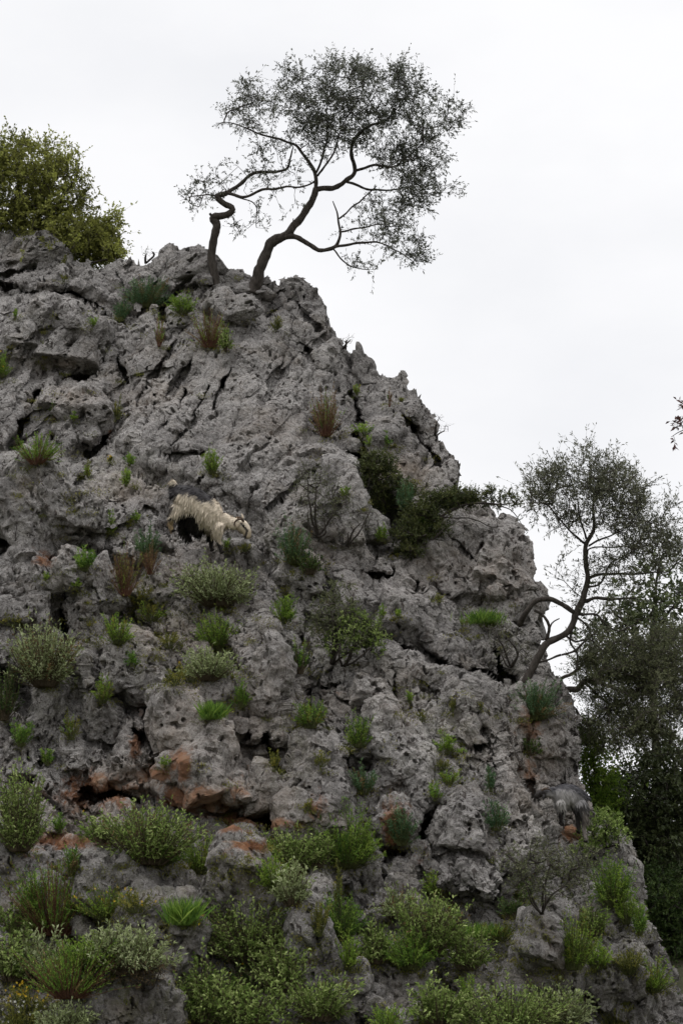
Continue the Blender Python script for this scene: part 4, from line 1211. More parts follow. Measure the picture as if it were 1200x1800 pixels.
TL = dtree(110, 470, 1.5)
woody('evergreen_tree', 'dense olive-green bushy tree rising behind the top left of the cliff', 'tree', [
    [(40, 560, 16, 0), (38, 470, 13, 0), (30, 390, 10, 0), (36, 320, 6, .1), (40, 260, 2, .1)],
    [(34, 430, 7, 0), (90, 380, 5, -.2), (120, 330, 2, -.3)], [(34, 450, 7, 0), (120, 430, 4, -.3), (180, 410, 1.5, -.3)], [(34, 420, 7, 0), (-20, 350, 4, .2), (-60, 300, 2, .2)],
    [(40, 470, 5, 0), (110, 470, 4, -.5), (190, 455, 1.5, -.5)],
], [(45, 285, 60, 42, 80), (0, 340, 70, 70, 150), (95, 330, 52, 46, 90), (60, 395, 70, 44, 130), (130, 405, 52, 42, 100), (168, 425, 40, 34, 80), (196, 445, 20, 22, 26), (-60, 330, 60, 90, 110), (20, 255, 30, 22, 16), (108, 276, 34, 22, 16),
    (196, 390, 16, 26, 12), (60, 440, 80, 40, 100), (140, 448, 60, 26, 70), (150, 345, 12, 26, 10)],
   TL, 1.0, M['bush'], M['bark'], n_per=40, lsize=(.062, .028), twig_r=.003, dens=1.5, seed=3, spread=.12, gnarl=.1)

TR = dtree(918, 1200, 0.12)
woody('olive_tree', 'olive tree with an arching double trunk growing out of the cliff on the right', 'tree', [
    [(912, 1216, 12, .1), (921, 1201, 9.5, 0), (931, 1180, 8.2, 0), (948, 1152, 7.6, 0), (962, 1131, 7.2, 0), (990, 1116, 6.6, 0), (1006, 1098, 6.6, 0), (1013, 1079, 7.2, 0), (1021, 1058, 7, 0), (1030, 1030, 5.7, .05), (1032, 1008, 5.2, .05), (1027, 981, 5.2, .05), (1032, 953, 4.6, .05), (1042, 932, 3.6, .05), (1041, 897, 2.5, .1), (1046, 855, 1.4, .1)],
    [(1010, 1077, 5.6, 0), (983, 1060, 5.8, -.05), (958, 1052, 6.2, -.05), (937, 1061, 5.8, -.03), (920, 1079, 6.2, 0), (912, 1098, 7.5, .15)],
    [(939, 1074, 3.2, 0), (953, 1081, 3.2, 0), (964, 1100, 3.6, 0), (959, 1126, 3.8, 0)],
    [(1029, 957, 2.8, .05), (1004, 935, 2.3, -.1), (976, 904, 2, -.2), (955, 886, 1.3, -.25), (930, 884, .8, -.25)],
    [(1030, 947, 2.5, .05), (1018, 907, 2, .2), (1011, 869, 1.2, .3), (1000, 836, .8, .3)],
    [(1035, 960, 2.4, .05), (1060, 946, 2.1, 0), (1095, 932, 1.4, -.1), (1120, 900, .9, -.1)],
    [(1032, 1014, 3.4, .05), (1060, 1007, 3, .1), (1116, 1009, 2.2, .2), (1175, 1005, 1.4, .3)],
    [(1024, 1058, 4.6, 0), (1046, 1051, 4.2, -.1), (1077, 1054, 3.2, -.2), (1116, 1051, 2, -.3)],
    [(1030, 978, 2, .05), (1039, 963, 1.8, .1), (1088, 962, 1.4, .2), (1120, 950, .9, .2)],
    [(1012, 1083, 3, 0), (1030, 1100, 2.4, .1), (1046, 1140, 1.8, .2)],
    [(986, 1152, 2.4, .05), (1011, 1142, 3, .05), (1025, 1131, 2.4, .1), (1050, 1110, 1.4, .2)],
    [(938, 1165, 3, 0), (962, 1160, 2.2, .1), (985, 1152, 2.6, .05)],
    [(1006, 1098, 3.2, 0), (1000, 1128, 2.4, .1), (1014, 1150, 2, .1), (1010, 1182, 1.2, .1)], [(1013, 1079, 3, 0), (1046, 1082, 2.6, .1), (1080, 1108, 2, .2), (1112, 1098, 1.2, .3)],
    [(990, 1116, 2.6, 0), (1012, 1128, 2.2, .05), (1036, 1126, 1.8, .1), (1060, 1146, 1, .1)], [(1030, 1032, 2.6, .05), (1054, 1026, 2.4, 0), (1072, 990, 1.8, -.1), (1108, 972, 1.2, -.1)],
    [(962, 1131, 2, 0), (966, 1098, 1.8, .05), (984, 1086, 1.2, .1)],
], [(1030, 845, 84, 40, 80), (962, 848, 42, 34, 30), (1085, 872, 66, 50, 70), (1125, 930, 48, 46, 46), (1062, 902, 60, 36, 44), (946, 888, 40, 22, 18), (1042, 800, 24, 20, 7), (1152, 965, 46, 46, 34), (1000, 890, 40, 30, 16), (1110, 985, 50, 26, 14), (1190, 930, 40, 60, 26), (1010, 1050, 16, 30, 6), (1060, 1090, 40, 30, 10), (1000, 925, 36, 24, 9), (1070, 1000, 40, 24, 14), (1090, 1030, 50, 24, 14), (985, 1010, 12, 30, 4), (1020, 1130, 30, 20, 7)],
   TR, .8, M['olive_grey'], M['bark'], n_per=36, lsize=(.060, .014), twig_r=.003, dens=1.2, seed=4, spread=.14, gnarl=.2, up=.35, droop=.1)

TC = dtree(985, 1222, 0.05)
woody('phillyrea_tree', 'grey-green fine-leaved tree sprawling from the right edge of the cliff on crooked branches', 'tree', [
    [(960, 1222, 8, .2), (980, 1214, 6.5, 0), (1011, 1212, 6.2, 0), (1028, 1198, 6, 0), (1053, 1195, 5.2, 0), (1090, 1172, 3.4, .2), (1124, 1132, 1.8, .3)],
    [(972, 1202, 4.2, .1), (990, 1190, 4.2, 0), (1006, 1183, 4, 0), (1030, 1160, 2.6, .1), (1060, 1120, 1.4, .1)],
    [(1040, 1196, 4, 0), (1100, 1215, 3, .2), (1160, 1210, 1.6, .3)], [(1028, 1200, 3.4, 0), (1070, 1240, 2.6, .2), (1120, 1290, 1.4, .2)],
    [(985, 1236, 3.6, 0), (1010, 1246, 3, 0), (1022, 1266, 2.6, -.05), (1032, 1270, 1.6, -.05)], [(982, 1240, 2.6, 0), (1000, 1262, 1.8, -.05), (1004, 1290, 1, -.05)],
    [(1060, 1260, 1.2, .1), (1090, 1320, 1, .0), (1110, 1360, .7, .0)],
], [(1110, 1160, 78, 40, 90), (1070, 1200, 56, 46, 80), (1152, 1230, 64, 74, 150), (1085, 1280, 66, 44, 90), (1185, 1150, 46, 50, 60), (1042, 1170, 30, 36, 24), (1030, 1290, 20, 30, 12), (1230, 1250, 60, 90, 80)],
   TC + .35, .8, M['twiggy'], M['bark_grey'], n_per=60, lsize=(.040, .014), twig_r=.003, dens=1.6, seed=5, spread=.13, gnarl=.2)

woody('broadleaf_tree', 'dark broad-leaved tree standing behind the arching olive at the right edge', 'tree', [
    [(1168, 1720, 14, 0), (1162, 1500, 11, 0), (1150, 1300, 8, 0), (1146, 1150, 6, 0), (1150, 1040, 3, 0), (1165, 970, 1.5, 0)],
    [(1148, 1180, 4, 0), (1100, 1100, 3, -.2), (1070, 1070, 1.6, -.3)], [(1147, 1120, 4, 0), (1190, 1050, 2.5, .2), (1210, 990, 1.5, .2)], [(1148, 1200, 3, 0), (1080, 1140, 2, .3), (1040, 1110, 1, .3)],
], [(1130, 1052, 66, 46, 60), (1172, 1010, 44, 60, 50), (1085, 1085, 50, 40, 40), (1050, 1112, 36, 26, 16), (1180, 1110, 60, 50, 50), (1120, 1130, 70, 50, 50), (1240, 1050, 50, 70, 40)],
   TC + 3.0, 1.0, M['broad'], M['bark'], n_per=22, lsize=(.080, .038), twig_r=.004, dens=.75, seed=6, spread=.17)
woody('broadleaf_tree', 'very dark leafy tree filling the gully right of the grey goat', 'tree', [
    [(1140, 1760, 14, 0), (1136, 1640, 11, 0), (1130, 1520, 8, 0), (1128, 1400, 5, 0), (1140, 1330, 2, 0)],
    [(1132, 1540, 5, 0), (1090, 1440, 3, -.2), (1070, 1380, 1.5, -.3)], [(1131, 1500, 5, 0), (1180, 1420, 3, .2), (1200, 1350, 1.5, .2)], [(1134, 1600, 4, 0), (1190, 1540, 2, .2)],
], [(1118, 1400, 70, 70, 150), (1172, 1470, 64, 84, 170), (1095, 1480, 44, 50, 70), (1185, 1350, 50, 60, 90), (1240, 1430, 60, 110, 110), (1070, 1440, 30, 46, 40), (1140, 1550, 60, 40, 70)],
   TC + 1.6, .9, M['broad'], M['bark'], n_per=34, lsize=(.064, .036), twig_r=.004, dens=1.2, seed=7, spread=.14)
woody('young_tree', 'bright green young tree in the strip between the cliff edge and the very dark tree', 'tree', [
    [(1056, 1500, 4, 0), (1050, 1430, 3.2, 0), (1042, 1350, 2.2, 0), (1036, 1290, 1.2, 0)], [(1050, 1430, 2, 0), (1076, 1380, 1.2, -.1)],
], [(1042, 1330, 24, 46, 46), (1060, 1390, 34, 36, 46), (1030, 1300, 16, 22, 14), (1050, 1420, 30, 24, 24)],
   TC + .9, .5, M['bright'], M['bark'], n_per=34, lsize=(.055, .026), twig_r=.003, dens=1.4, seed=8, spread=.12)
woody('evergreen_tree', 'shadowy dark green tree filling the lower right corner beyond the cliff', 'tree', [
    [(1186, 1890, 12, 0), (1184, 1760, 9, 0), (1180, 1640, 6, 0), (1172, 1560, 2, 0)], [(1182, 1690, 4, 0), (1150, 1620, 2, -.2)], [(1183, 1720, 4, 0), (1230, 1640, 2, .2)],
], [(1165, 1600, 50, 50, 110), (1195, 1680, 40, 60, 110), (1150, 1560, 40, 30, 50), (1192, 1750, 36, 50, 70), (1250, 1650, 60, 110, 110), (1140, 1640, 24, 40, 30)],
   TC + .7, .7, M['dark'], M['bark'], n_per=36, lsize=(.062, .024), twig_r=.003, dens=1.3, seed=9, spread=.13)
# trees of the slope behind, seen only through the gaps between the others
for i, (x, y, e) in enumerate([(1120, 1560, 5.0), (1215, 1420, 6.0), (1060, 1460, 4.6)]):
    woody('evergreen_tree', ['shaded evergreen on the slope behind, glimpsed low between the gully trees', 'shaded evergreen on the slope behind, glimpsed at the right edge through the gully trees', 'shaded evergreen on the slope behind, glimpsed beside the bright young tree'][i], 'tree',
          [[(x, y + 260, 10, 0), (x + 4, y + 100, 8, 0), (x, y, 4, 0)]],
          [(x, y, 90, 90, 110), (x + 30, y + 110, 90, 90, 110), (x - 50, y + 70, 60, 60, 60)], TC + e, 1.2, M['dark'], M['bark'], n_per=22, lsize=(.09, .04), twig_r=.004, seed=20 + i, spread=.17)

# branch of a tree outside the picture that reaches in at the right edge
tb = 17.0
woody('overhanging_tree', 'reddish leafy twig tip of an outside tree poking in at the right edge', 'tree', [
    [(1800, 2750, 40, 0), (1790, 2000, 34, 0), (1760, 1300, 26, 0), (1700, 900, 18, 0), (1600, 700, 12, 0), (1560, 600, 5, 0)],
    [(1690, 880, 9, 0), (1500, 790, 6, -.1), (1380, 770, 4, -.1), (1290, 756, 2.6, 0), (1230, 750, 1.6, 0), (1196, 757, 1.1, 0), (1178, 768, .6, 0)],
    [(1290, 756, 2, 0), (1240, 730, 1.3, .05), (1204, 718, .8, .05)],
], [(1207, 715, 9, 8, 6), (1188, 746, 12, 8, 5), (1230, 740, 22, 22, 16), (1184, 772, 4, 5, 1), (1300, 720, 60, 50, 50), (1450, 720, 90, 90, 110), (1620, 640, 140, 140, 260)],
   tb, .3, M['red_leaf'], M['bark'], n_per=7, lsize=(.062, .024), twig_r=.0022, seed=12, spread=.045, jit=.1)

# ------------------------------------------------------------------ junipers and twiggy shrubs on the rock
def shrub(name, label, cat, base, blobs, leaf, bark='bark', extra=-.12, **kw):
    t = depth(base[0], base[1], 1, 35) + extra
    cx = sum(b[0] * b[4] for b in blobs) / sum(b[4] for b in blobs)
    cy = sum(b[1] * b[4] for b in blobs) / sum(b[4] for b in blobs)
    limbs = kw.pop('limbs', None)
    r = rng(int(base[0] * 7 + base[1]))
    if limbs is None:
        limbs = []
        for i, b in enumerate(blobs[:5]):
            mx, my = (base[0] + b[0]) / 2 + r.normal(0, 6), (base[1] + b[1]) / 2 + r.normal(0, 6)
            limbs.append([(base[0] + r.normal(0, 2), base[1], 2.8, .1), (mx, my, 2.1, -.06), (b[0], b[1], 1.1, -.1)])
    a = dict(n_per=12, lsize=(.022, .009), twig_r=.0026, seed=int(base[0] + base[1]), spread=.05, sides=6, gnarl=.2, trunk_n=1)
    a.update(kw)
    return woody(name, label, cat, limbs, blobs, t, .35, M[leaf], M[bark], **a)

J = dict(n_per=70, lsize=(.028, .014), spread=.055, up=.35, dens=1.7)
shrub('juniper_shrub', 'dark juniper topmost in the deep crevice, hanging beside the slab edge', 'shrub', (640, 850), [(662, 812, 34, 18, 40), (650, 840, 24, 20, 22), (690, 838, 22, 14, 14)], 'juniper', **J)
shrub('juniper_shrub', 'dark juniper in the middle of the deep crevice, above the green spurge', 'shrub', (676, 900), [(692, 862, 34, 20, 44), (672, 880, 26, 22, 26), (724, 880, 18, 12, 12), (660, 896, 16, 12, 8)], 'juniper', **J)
shrub('juniper_shrub', 'spreading juniper whose long branch reaches right over the skyline towards the arching olive', 'shrub', (760, 930),
      [(770, 888, 40, 22, 54), (806, 876, 26, 18, 30), (832, 880, 18, 14, 20), (856, 870, 18, 14, 9), (884, 872, 18, 10, 7), (740, 904, 34, 18, 34), (905, 888, 12, 8, 3), (868, 890, 22, 6, 5)], 'juniper',
      limbs=[[(756, 946, 4, .2), (764, 922, 3.4, 0), (790, 898, 3, -.1), (830, 884, 2.4, -.1), (868, 886, 2, -.1), (905, 884, 1, -.1)], [(764, 920, 2.4, 0), (742, 906, 1.8, -.1), (720, 910, 1, -.1)], [(868, 886, 1.6, -.1), (896, 896, 1.2, -.1), (918, 924, .7, -.1), (926, 936, .5, -.1)],
             [(770, 910, 1.6, -.1), (830, 912, 1.4, -.15), (860, 926, 1.1, -.15), (884, 925, .8, -.15)]], **J)
shrub('juniper_shrub', 'low juniper with bare twisted stems below the spreading one in the crevice', 'shrub', (730, 960), [(716, 936, 30, 18, 26), (750, 940, 22, 14, 14), (722, 968, 26, 12, 18), (780, 928, 18, 10, 8)], 'juniper', **J)
shrub('twiggy_shrub', 'grey nearly leafless twiggy shrub on the rock right of the cream goat', 'shrub', (556, 944), [(556, 862, 38, 40, 50), (540, 840, 26, 26, 22), (590, 880, 30, 24, 22), (572, 910, 30, 20, 14), (540, 900, 20, 26, 12)], 'twiggy', n_per=12, lsize=(.024, .008), twig_r=.0026, jit=.35, dens=2.4)
shrub('twiggy_shrub', 'low crooked grey shrub creeping left under the slab edge', 'shrub', (608, 960), [(634, 918, 24, 26, 22), (650, 898, 16, 14, 8), (612, 935, 20, 16, 10)], 'twiggy', n_per=6, lsize=(.020, .008), jit=.5)
shrub('twiggy_shrub', 'large tangled shrub with dark twigs and pale green leaves in the middle of the cliff', 'shrub', (584, 1168), [(600, 1092, 50, 34, 54), (640, 1112, 32, 26, 40), (580, 1060, 34, 26, 24), (612, 1060, 26, 16, 12), (600, 1134, 44, 22, 30), (654, 1126, 16, 16, 12), (600, 1024, 28, 12, 8), (552, 1100, 22, 22, 14)], 'twiggy', n_per=22, lsize=(.028, .014), twig_r=.0024, jit=.35, dens=1.8)
shrub('leafy_shrub', 'fresh green leafy shrub growing through the right side of the large tangled shrub', 'shrub', (604, 1170), [(640, 1112, 34, 26, 40), (600, 1126, 34, 26, 30), (656, 1134, 20, 18, 14), (622, 1090, 22, 14, 14)], 'sage_green', n_per=26, lsize=(.032, .016), jit=.3, dens=1.5)
shrub('twiggy_shrub', 'dark branching shrub with few leaves below the grey goat', 'shrub', (950, 1606), [(966, 1520, 56, 34, 60), (920, 1540, 36, 30, 26), (1010, 1540, 36, 30, 34), (900, 1510, 24, 26, 12), (960, 1568, 44, 22, 24), (1036, 1506, 26, 22, 14), (940, 1490, 24, 18, 10)], 'twiggy', n_per=14, lsize=(.026, .013), twig_r=.0028, jit=.35, dens=1.7)
shrub('twiggy_shrub', 'dusky twiggy shrub clinging to the cliff edge left of the arching olive', 'shrub', (896, 1172), [(890, 1120, 28, 34, 34), (866, 1106, 20, 18, 12), (912, 1150, 24, 22, 16), (880, 1150, 20, 16, 10)], 'twiggy', n_per=9, lsize=(.020, .010), twig_r=.003, jit=.4)
shrub('twiggy_shrub', 'fresh leafy shrub covering the hind legs of the grey goat', 'shrub', (1064, 1490), [(1062, 1448, 34, 24, 40), (1040, 1466, 24, 18, 20), (1030, 1490, 26, 14, 16), (1084, 1470, 20, 20, 14)], 'sage_green', n_per=26, lsize=(.036, .018), jit=.3, dens=1.5)
shrub('twiggy_shrub', 'greyish dead-looking twig bush among the sage at the bottom left', 'shrub', (252, 1742), [(250, 1706, 36, 22, 44), (284, 1700, 22, 18, 18), (236, 1722, 26, 14, 16)], 'dry', n_per=10, lsize=(.022, .006), jit=.3, dens=2, twig_r=.002)
shrub('bare_twig_plant', 'bare twigs sticking out of the skyline halfway down the right ridge', 'plant', (766, 772), [(768, 748, 9, 20, 9), (780, 756, 9, 10, 5)], 'dry', n_per=1, lsize=(.02, .006), extra=.05, twig_r=.0035)
shrub('bare_twig_plant', 'bare twigs on the skyline left of the rock pinnacle', 'plant', (606, 618), [(606, 602, 7, 12, 5), (616, 596, 5, 9, 3)], 'dry', n_per=1, lsize=(.02, .006), extra=.05, twig_r=.003)
shrub('bare_twig_plant', 'dry pale stalks on the skyline left of the dark summit boulder', 'plant', (258, 462), [(256, 446, 6, 12, 6), (266, 442, 5, 8, 3)], 'twiggy', n_per=4, lsize=(.03, .007), extra=.05, twig_r=.003)
print('trees', round(time.time() - T0, 1))
# ------------------------------------------------------------------ plants on the cliff: kind, base px, base py, width px, height px, label, options
PL = [
 ('sage', 380, 1062, 150, 72, 'largest pale silvery sage cushion, directly below the cream goat', {}),
 ('sage', 78, 1204, 146, 106, 'pale sage bush with a skirt of dead twigs near the left edge', {'mat2': 'dry', 'share2': .18}),
 ('sage', 364, 1192, 116, 52, 'pale low sage with yellow flowers under the bright green bush', {'flowers': 0}),
 ('green_sage', 36, 1492, 96, 124, 'grey-green sage bush hanging at the left edge above the heath', {}),
 ('green_sage', 262, 1516, 172, 96, 'wide sage bush with one yellow flower on top, below the ochre hollow', {'flowers': 2, 'mat2': 'dry', 'share2': .08}),
 ('spurge', 276, 1518, 96, 40, 'green spurge growing through the bottom of the wide sage bush', {}),
 ('leafy', 176, 1476, 66, 34, 'dark leafy plant to the left of the wide sage bush', {}),
 ('bright', 356, 1532, 86, 54, 'bright green spurge with yellowing leaves right of the wide sage bush', {'mat2': 'yellow', 'share2': .15}),
 ('spurge', 104, 1460, 24, 28, 'small spurge on the ochre bank above the heath bush', {}),
 ('spurge', 124, 1536, 34, 44, 'upright spurge standing left of the rounded brown-grey boulder', {'mat2': 'dry', 'share2': .2}),
 ('heath', 96, 1640, 140, 110, 'feathery heath bush with reddish stems at the lower left', {'mat2': 'dry', 'share2': .2}),
 ('green_sage', 24, 1650, 80, 60, 'grey-green tuft at the left edge, left of the feathery heath', {}),
 ('bright', 188, 1612, 84, 46, 'yellow-flowered green clump left of the pitted boulder', {'flowers': 16, 'mat2': 'yellow', 'share2': .3}),
 ('grass', 322, 1624, 36, 46, 'tuft of green blades right of the pitted boulder', {'mat2': 'spurge'}),
 ('yellow', 326, 1628, 46, 16, 'mat of small yellow flowers under the green blades', {'flowers': 12}),
 ('sage', 70, 1724, 110, 74, 'pale sage at the bottom left beneath the heath', {}),
 ('heath', 122, 1750, 150, 76, 'feathery green bush in front of the bottom left sages', {'mat2': 'dry', 'share2': .12}),
 ('sage', 232, 1708, 150, 66, 'pale sage spreading behind the big bottom boulder', {}),
 ('sage', 196, 1692, 90, 56, 'pale sage between the heath and the pitted boulder', {}),
 ('leafy', 352, 1802, 130, 104, 'dark green leafy bush right of the big bottom boulder', {}),
 ('leafy', 20, 1720, 70, 80, 'dark bush at the left edge above the yellow flower meadow', {}),
 ('sage', 120, 1818, 120, 50, 'pale sage cut off by the bottom edge, left of the big boulder', {}),
 ('yellow', 50, 1776, 100, 34, 'yellow and white flower carpet in the bottom left corner', {'flowers': 60}),
 ('yellow', 40, 1812, 110, 40, 'second flower carpet on the bottom edge in the left corner', {'flowers': 50, 'flower_mat': 'white_flower'}),
 ('spurge', 608, 1522, 104, 86, 'brightest green bushy spurge in the lower middle', {'mat2': 'bright', 'share2': .5}),
 ('green_sage', 510, 1530, 128, 64, 'grey-green sage left of the brightest bushy spurge', {}),
 ('sage', 512, 1588, 70, 66, 'sage trailing down the rock below the grey-green one', {}),
 ('spurge', 598, 1650, 92, 70, 'dark green spurge with a wilted yellow spike', {'mat2': 'dark', 'share2': .3}),
 ('yellow', 594, 1606, 20, 70, 'wilted yellow spike rising from the dark green spurge', {}),
 ('green_sage', 440, 1690, 190, 90, 'big leafy sage in front of the long sloping boulder', {}),
 ('green_sage', 494, 1740, 120, 78, 'lower half of the leafy sages, hanging over the fissured rock', {}),
 ('leafy', 430, 1812, 180, 84, 'leafy sage on the bottom edge in the middle', {'flowers': 4}),
 ('dark', 424, 1752, 50, 60, 'dark clump with tiny yellow flowers between the leafy sages', {'flowers': 5}),
 ('bright', 612, 1700, 42, 56, 'narrow green plant in the gap below the dark green spurge', {}),
 ('green_sage', 752, 1676, 140, 96, 'mixed sage bush over a dark hollow in the lower middle right', {'mat2': 'dry', 'share2': .06}),
 ('spurge', 722, 1700, 90, 54, 'green spurge at the foot of the mixed sage bush', {}),
 ('sage', 700, 1610, 60, 46, 'pale sprig above the mixed sage bush', {'mat2': 'dry', 'share2': .2}),
 ('blue_spurge', 706, 1482, 48, 56, 'dark bluish spurge beside the ochre slab', {'mat2': 'dry', 'share2': .12}),
 ('bright', 760, 1570, 38, 36, 'small bright plant right of the standing rocks', {'mat2': 'yellow', 'share2': .3}),
 ('green_sage', 890, 1822, 240, 84, 'wide sage along the bottom edge at right', {}),
 ('sage', 980, 1812, 120, 74, 'pale sage on the right end of the wide bottom sage', {}),
 ('bright', 680, 1812, 70, 40, 'green plant on the bottom edge between the two leafy sages', {}),
 ('moss', 1080, 1816, 120, 40, 'mossy patch on the bottom edge near the right corner', {}),
 ('bright', 1008, 1700, 84, 86, 'bright lance-leaved spurge beside the small pointed boulder', {'mat2': 'yellow', 'share2': .25}),
 ('fern', 1076, 1590, 80, 76, 'fresh green plant on the cliff edge below the goat', {'mat2': 'spurge', 'share2': .5}),
 ('grass', 850, 1646, 70, 26, 'bright strip of grass below the dark branching shrub', {}),
 ('moss', 1104, 1708, 60, 36, 'yellow-green moss on the knobbly boulder at lower right', {}),
 ('spurge', 1124, 1640, 30, 44, 'thin spurge on the cliff edge at lower right', {}),
 ('dry', 790, 1612, 12, 12, 'single orange seed head on the rock at lower right', {'flowers': 4}),
 ('blue_spurge', 872, 1456, 42, 44, 'spurge sprig left of the grey goat, above the dark branching shrub', {}),
 ('blue_spurge', 862, 1388, 22, 42, 'thin upright spurge on the bare face left of the grey goat', {}),
 ('bright', 790, 1374, 46, 22, 'bright cushion on the bare face in the lower right middle', {'mat2': 'yellow', 'share2': .3}),
 ('spurge', 764, 1404, 26, 28, 'green tuft just below and left of the bright cushion', {}),
 ('fern', 786, 1322, 54, 30, 'feathery green plants in a crack of the right face', {}),
 ('moss', 778, 1350, 30, 16, 'dark moss under the feathery plants of the right face', {}),
 ('moss', 795, 1248, 14, 24, 'upper moss streak on the right face', {}), ('moss', 846, 1244, 14, 12, 'small moss dot right of the upper moss streak', {}), ('moss', 740, 1262, 18, 14, 'moss dot left of the upper moss streak', {}),
 ('blue_spurge', 938, 1262, 98, 62, 'full blue-green spurge under the arching olive trunk', {'mat2': 'dry', 'share2': .12}),
 ('dark', 932, 1324, 40, 24, 'dark cushion inside the cavity under the blue-green spurge', {}),
 ('grass', 850, 1096, 60, 28, 'bright grass on the ledge left of the arching olive', {}),
 ('bright', 866, 1098, 30, 20, 'leafy green clump at the right end of the grassy ledge', {}),
 ('moss', 772, 1056, 20, 14, 'moss spot in the middle of the right buttress', {}),
 ('dry', 572, 764, 62, 80, 'tall orange-stemmed dry plant on the upper face', {'mat2': 'spurge', 'share2': .35}),
 ('bright', 628, 692, 18, 18, 'tiny yellow-green rosette above the crevice', {'mat2': 'yellow', 'share2': .5}),
 ('fern', 640, 762, 40, 18, 'flat green plants near the top of the crevice', {}),
 ('spurge', 680, 782, 16, 22, 'small spurge right of the flat green plants', {}), ('bright', 649, 782, 14, 18, 'small bright sprig just below the flat green plants', {}),
 ('dry', 684, 712, 12, 26, 'brown sprig beneath the jagged top of the right ridge', {'mat2': 'spurge', 'share2': .3}),
 ('blue_spurge', 712, 898, 34, 50, 'upright spurge in the crevice among the junipers', {}),
 ('spurge', 740, 930, 50, 30, 'green tangle at the foot of the spreading juniper', {}),
 ('bright', 672, 948, 26, 26, 'bright sprig on the pale knob below the junipers', {}), ('bright', 606, 874, 20, 22, 'yellow-green sprig right of the grey twiggy shrub', {'mat2': 'yellow', 'share2': .5}),
 ('blue_spurge', 258, 538, 82, 52, 'blue-green spurge below the dark summit boulder', {'mat2': 'dry', 'share2': .15}),
 ('blue_spurge', 214, 562, 38, 32, 'smaller spurge left of and below the one under the summit boulder', {}),
 ('fern', 322, 548, 54, 34, 'bright fern-like plant right of the blue-green spurge near the summit', {}),
 ('moss', 112, 492, 16, 10, 'little moss tuft on the top left slabs', {}), ('bright', 164, 572, 20, 14, 'bright sprig at the end of the long crack', {}), ('bright', 28, 558, 12, 14, 'green sprig below the long crack at the left', {}),
 ('dry', 280, 606, 24, 56, 'thin dry plant in the dark cleft below the summit spurge', {'mat2': 'bright', 'share2': .4}),
 ('dry', 370, 608, 70, 62, 'red-stemmed heath bush under the olives', {'mat2': 'heath_mix', 'share2': .5}),
 ('green_sage', 398, 614, 26, 36, 'grey sprig at the right side of the red-stemmed heath', {}),
 ('moss', 486, 576, 24, 20, 'dark green streak in the rock right of the olive roots', {}),
 ('bright', 6, 660, 26, 40, 'sprig with a yellow flower at the left edge beside the jutting boulder', {'flowers': 3}),
 ('heath', 66, 812, 100, 44, 'green heath on the narrow ledge at the left', {'mat2': 'bright', 'share2': .3}),
 ('dark', 95, 736, 16, 30, 'dark ivy in the notch below the jutting boulder', {}), ('bright', 130, 736, 12, 10, 'tiny bright leaf cluster right of the dark ivy', {}),
 ('yellow', 208, 734, 20, 32, 'yellowish tuft at the top of the curved crack', {}),
 ('bright', 155, 836, 20, 26, 'yellow-green tuft on the upper edge of the left ledge', {'mat2': 'yellow', 'share2': .5}),
 ('bright', 222, 852, 22, 28, 'green tuft on the pale ledge, left of the goat tail', {}), ('spurge', 228, 816, 26, 18, 'flat green tuft above the pale ledge', {}), ('yellow', 194, 812, 12, 10, 'yellow flowers on the rim of the left ledge', {'flowers': 6}),
 ('bright', 194, 936, 16, 36, 'upright tuft right of the rounded grey boulder', {}), ('bright', 240, 916, 16, 16, 'sprig left of the goat hind legs', {}),
 ('bright', 374, 830, 38, 44, 'bright bottle-brush spurge on the slab above the goat', {}),
 ('blue_spurge', 258, 976, 50, 50, 'bluish spurge on a stalk below and left of the goat', {}),
 ('dry', 264, 1006, 36, 44, 'orange dry tuft under the bluish stalked spurge', {}),
 ('bright', 398, 964, 16, 16, 'green sprig under the goat chin', {}), ('moss', 430, 966, 22, 12, 'moss the cream goat is nosing at', {}),
 ('blue_spurge', 516, 988, 64, 68, 'green spurge with orange tips below the grey twiggy shrub', {'mat2': 'dry', 'share2': .14}),
 ('dark', 546, 1006, 54, 32, 'dark evergreen clump at the foot of the orange-tipped spurge', {}),
 ('spurge', 150, 1000, 46, 40, 'green plant behind the upright rock tower', {}), ('bright', 134, 1032, 16, 20, 'small green sprig left of the rock tower', {}),
 ('dry', 220, 1044, 60, 76, 'orange-brown heath right of the rock tower', {'mat2': 'bright', 'share2': .35}),
 ('bright', 208, 1128, 66, 46, 'bright green heather below the orange-brown one', {'mat2': 'yellow', 'share2': .2}),
 ('yellow', 266, 1088, 58, 28, 'yellowing grass patch above the gravelly ledge', {'mat2': 'bright', 'share2': .4}),
 ('yellow', 300, 1136, 60, 24, 'straw-coloured low growth on the gravelly ledge', {}),
 ('bright', 380, 1140, 92, 62, 'bright green feathery bush in the left middle', {'mat2': 'spurge', 'share2': .4}),
 ('yellow', 334, 1196, 60, 30, 'yellow-flowered mat left of the low pale sage', {'flowers': 14}),
 ('bright', 182, 1232, 34, 48, 'small bright spurge with a lone stalk beside the pale triangular boulder', {'mat2': 'yellow', 'share2': .4}),
 ('spurge', 232, 1168, 22, 24, 'little sprig above the pale triangular boulder', {}),
 ('dark', 8, 1262, 60, 84, 'dark green bush in the shade at the left edge', {}),
 ('spurge', 38, 1308, 36, 46, 'green spurge below the dark shaded bush', {}), ('yellow', 126, 1296, 34, 42, 'small-leaved yellowish plant left of the squat dark boulder', {'mat2': 'bright', 'share2': .4}),
 ('spurge', 85, 1342, 26, 28, 'dark green sprig at the foot of the grey slab near the left edge', {}), ('bright', 292, 1346, 16, 16, 'bright leaves sprouting from the ochre hollow', {}),
 ('grass', 372, 1262, 34, 34, 'grass tuft left of the fluted ridge', {}),
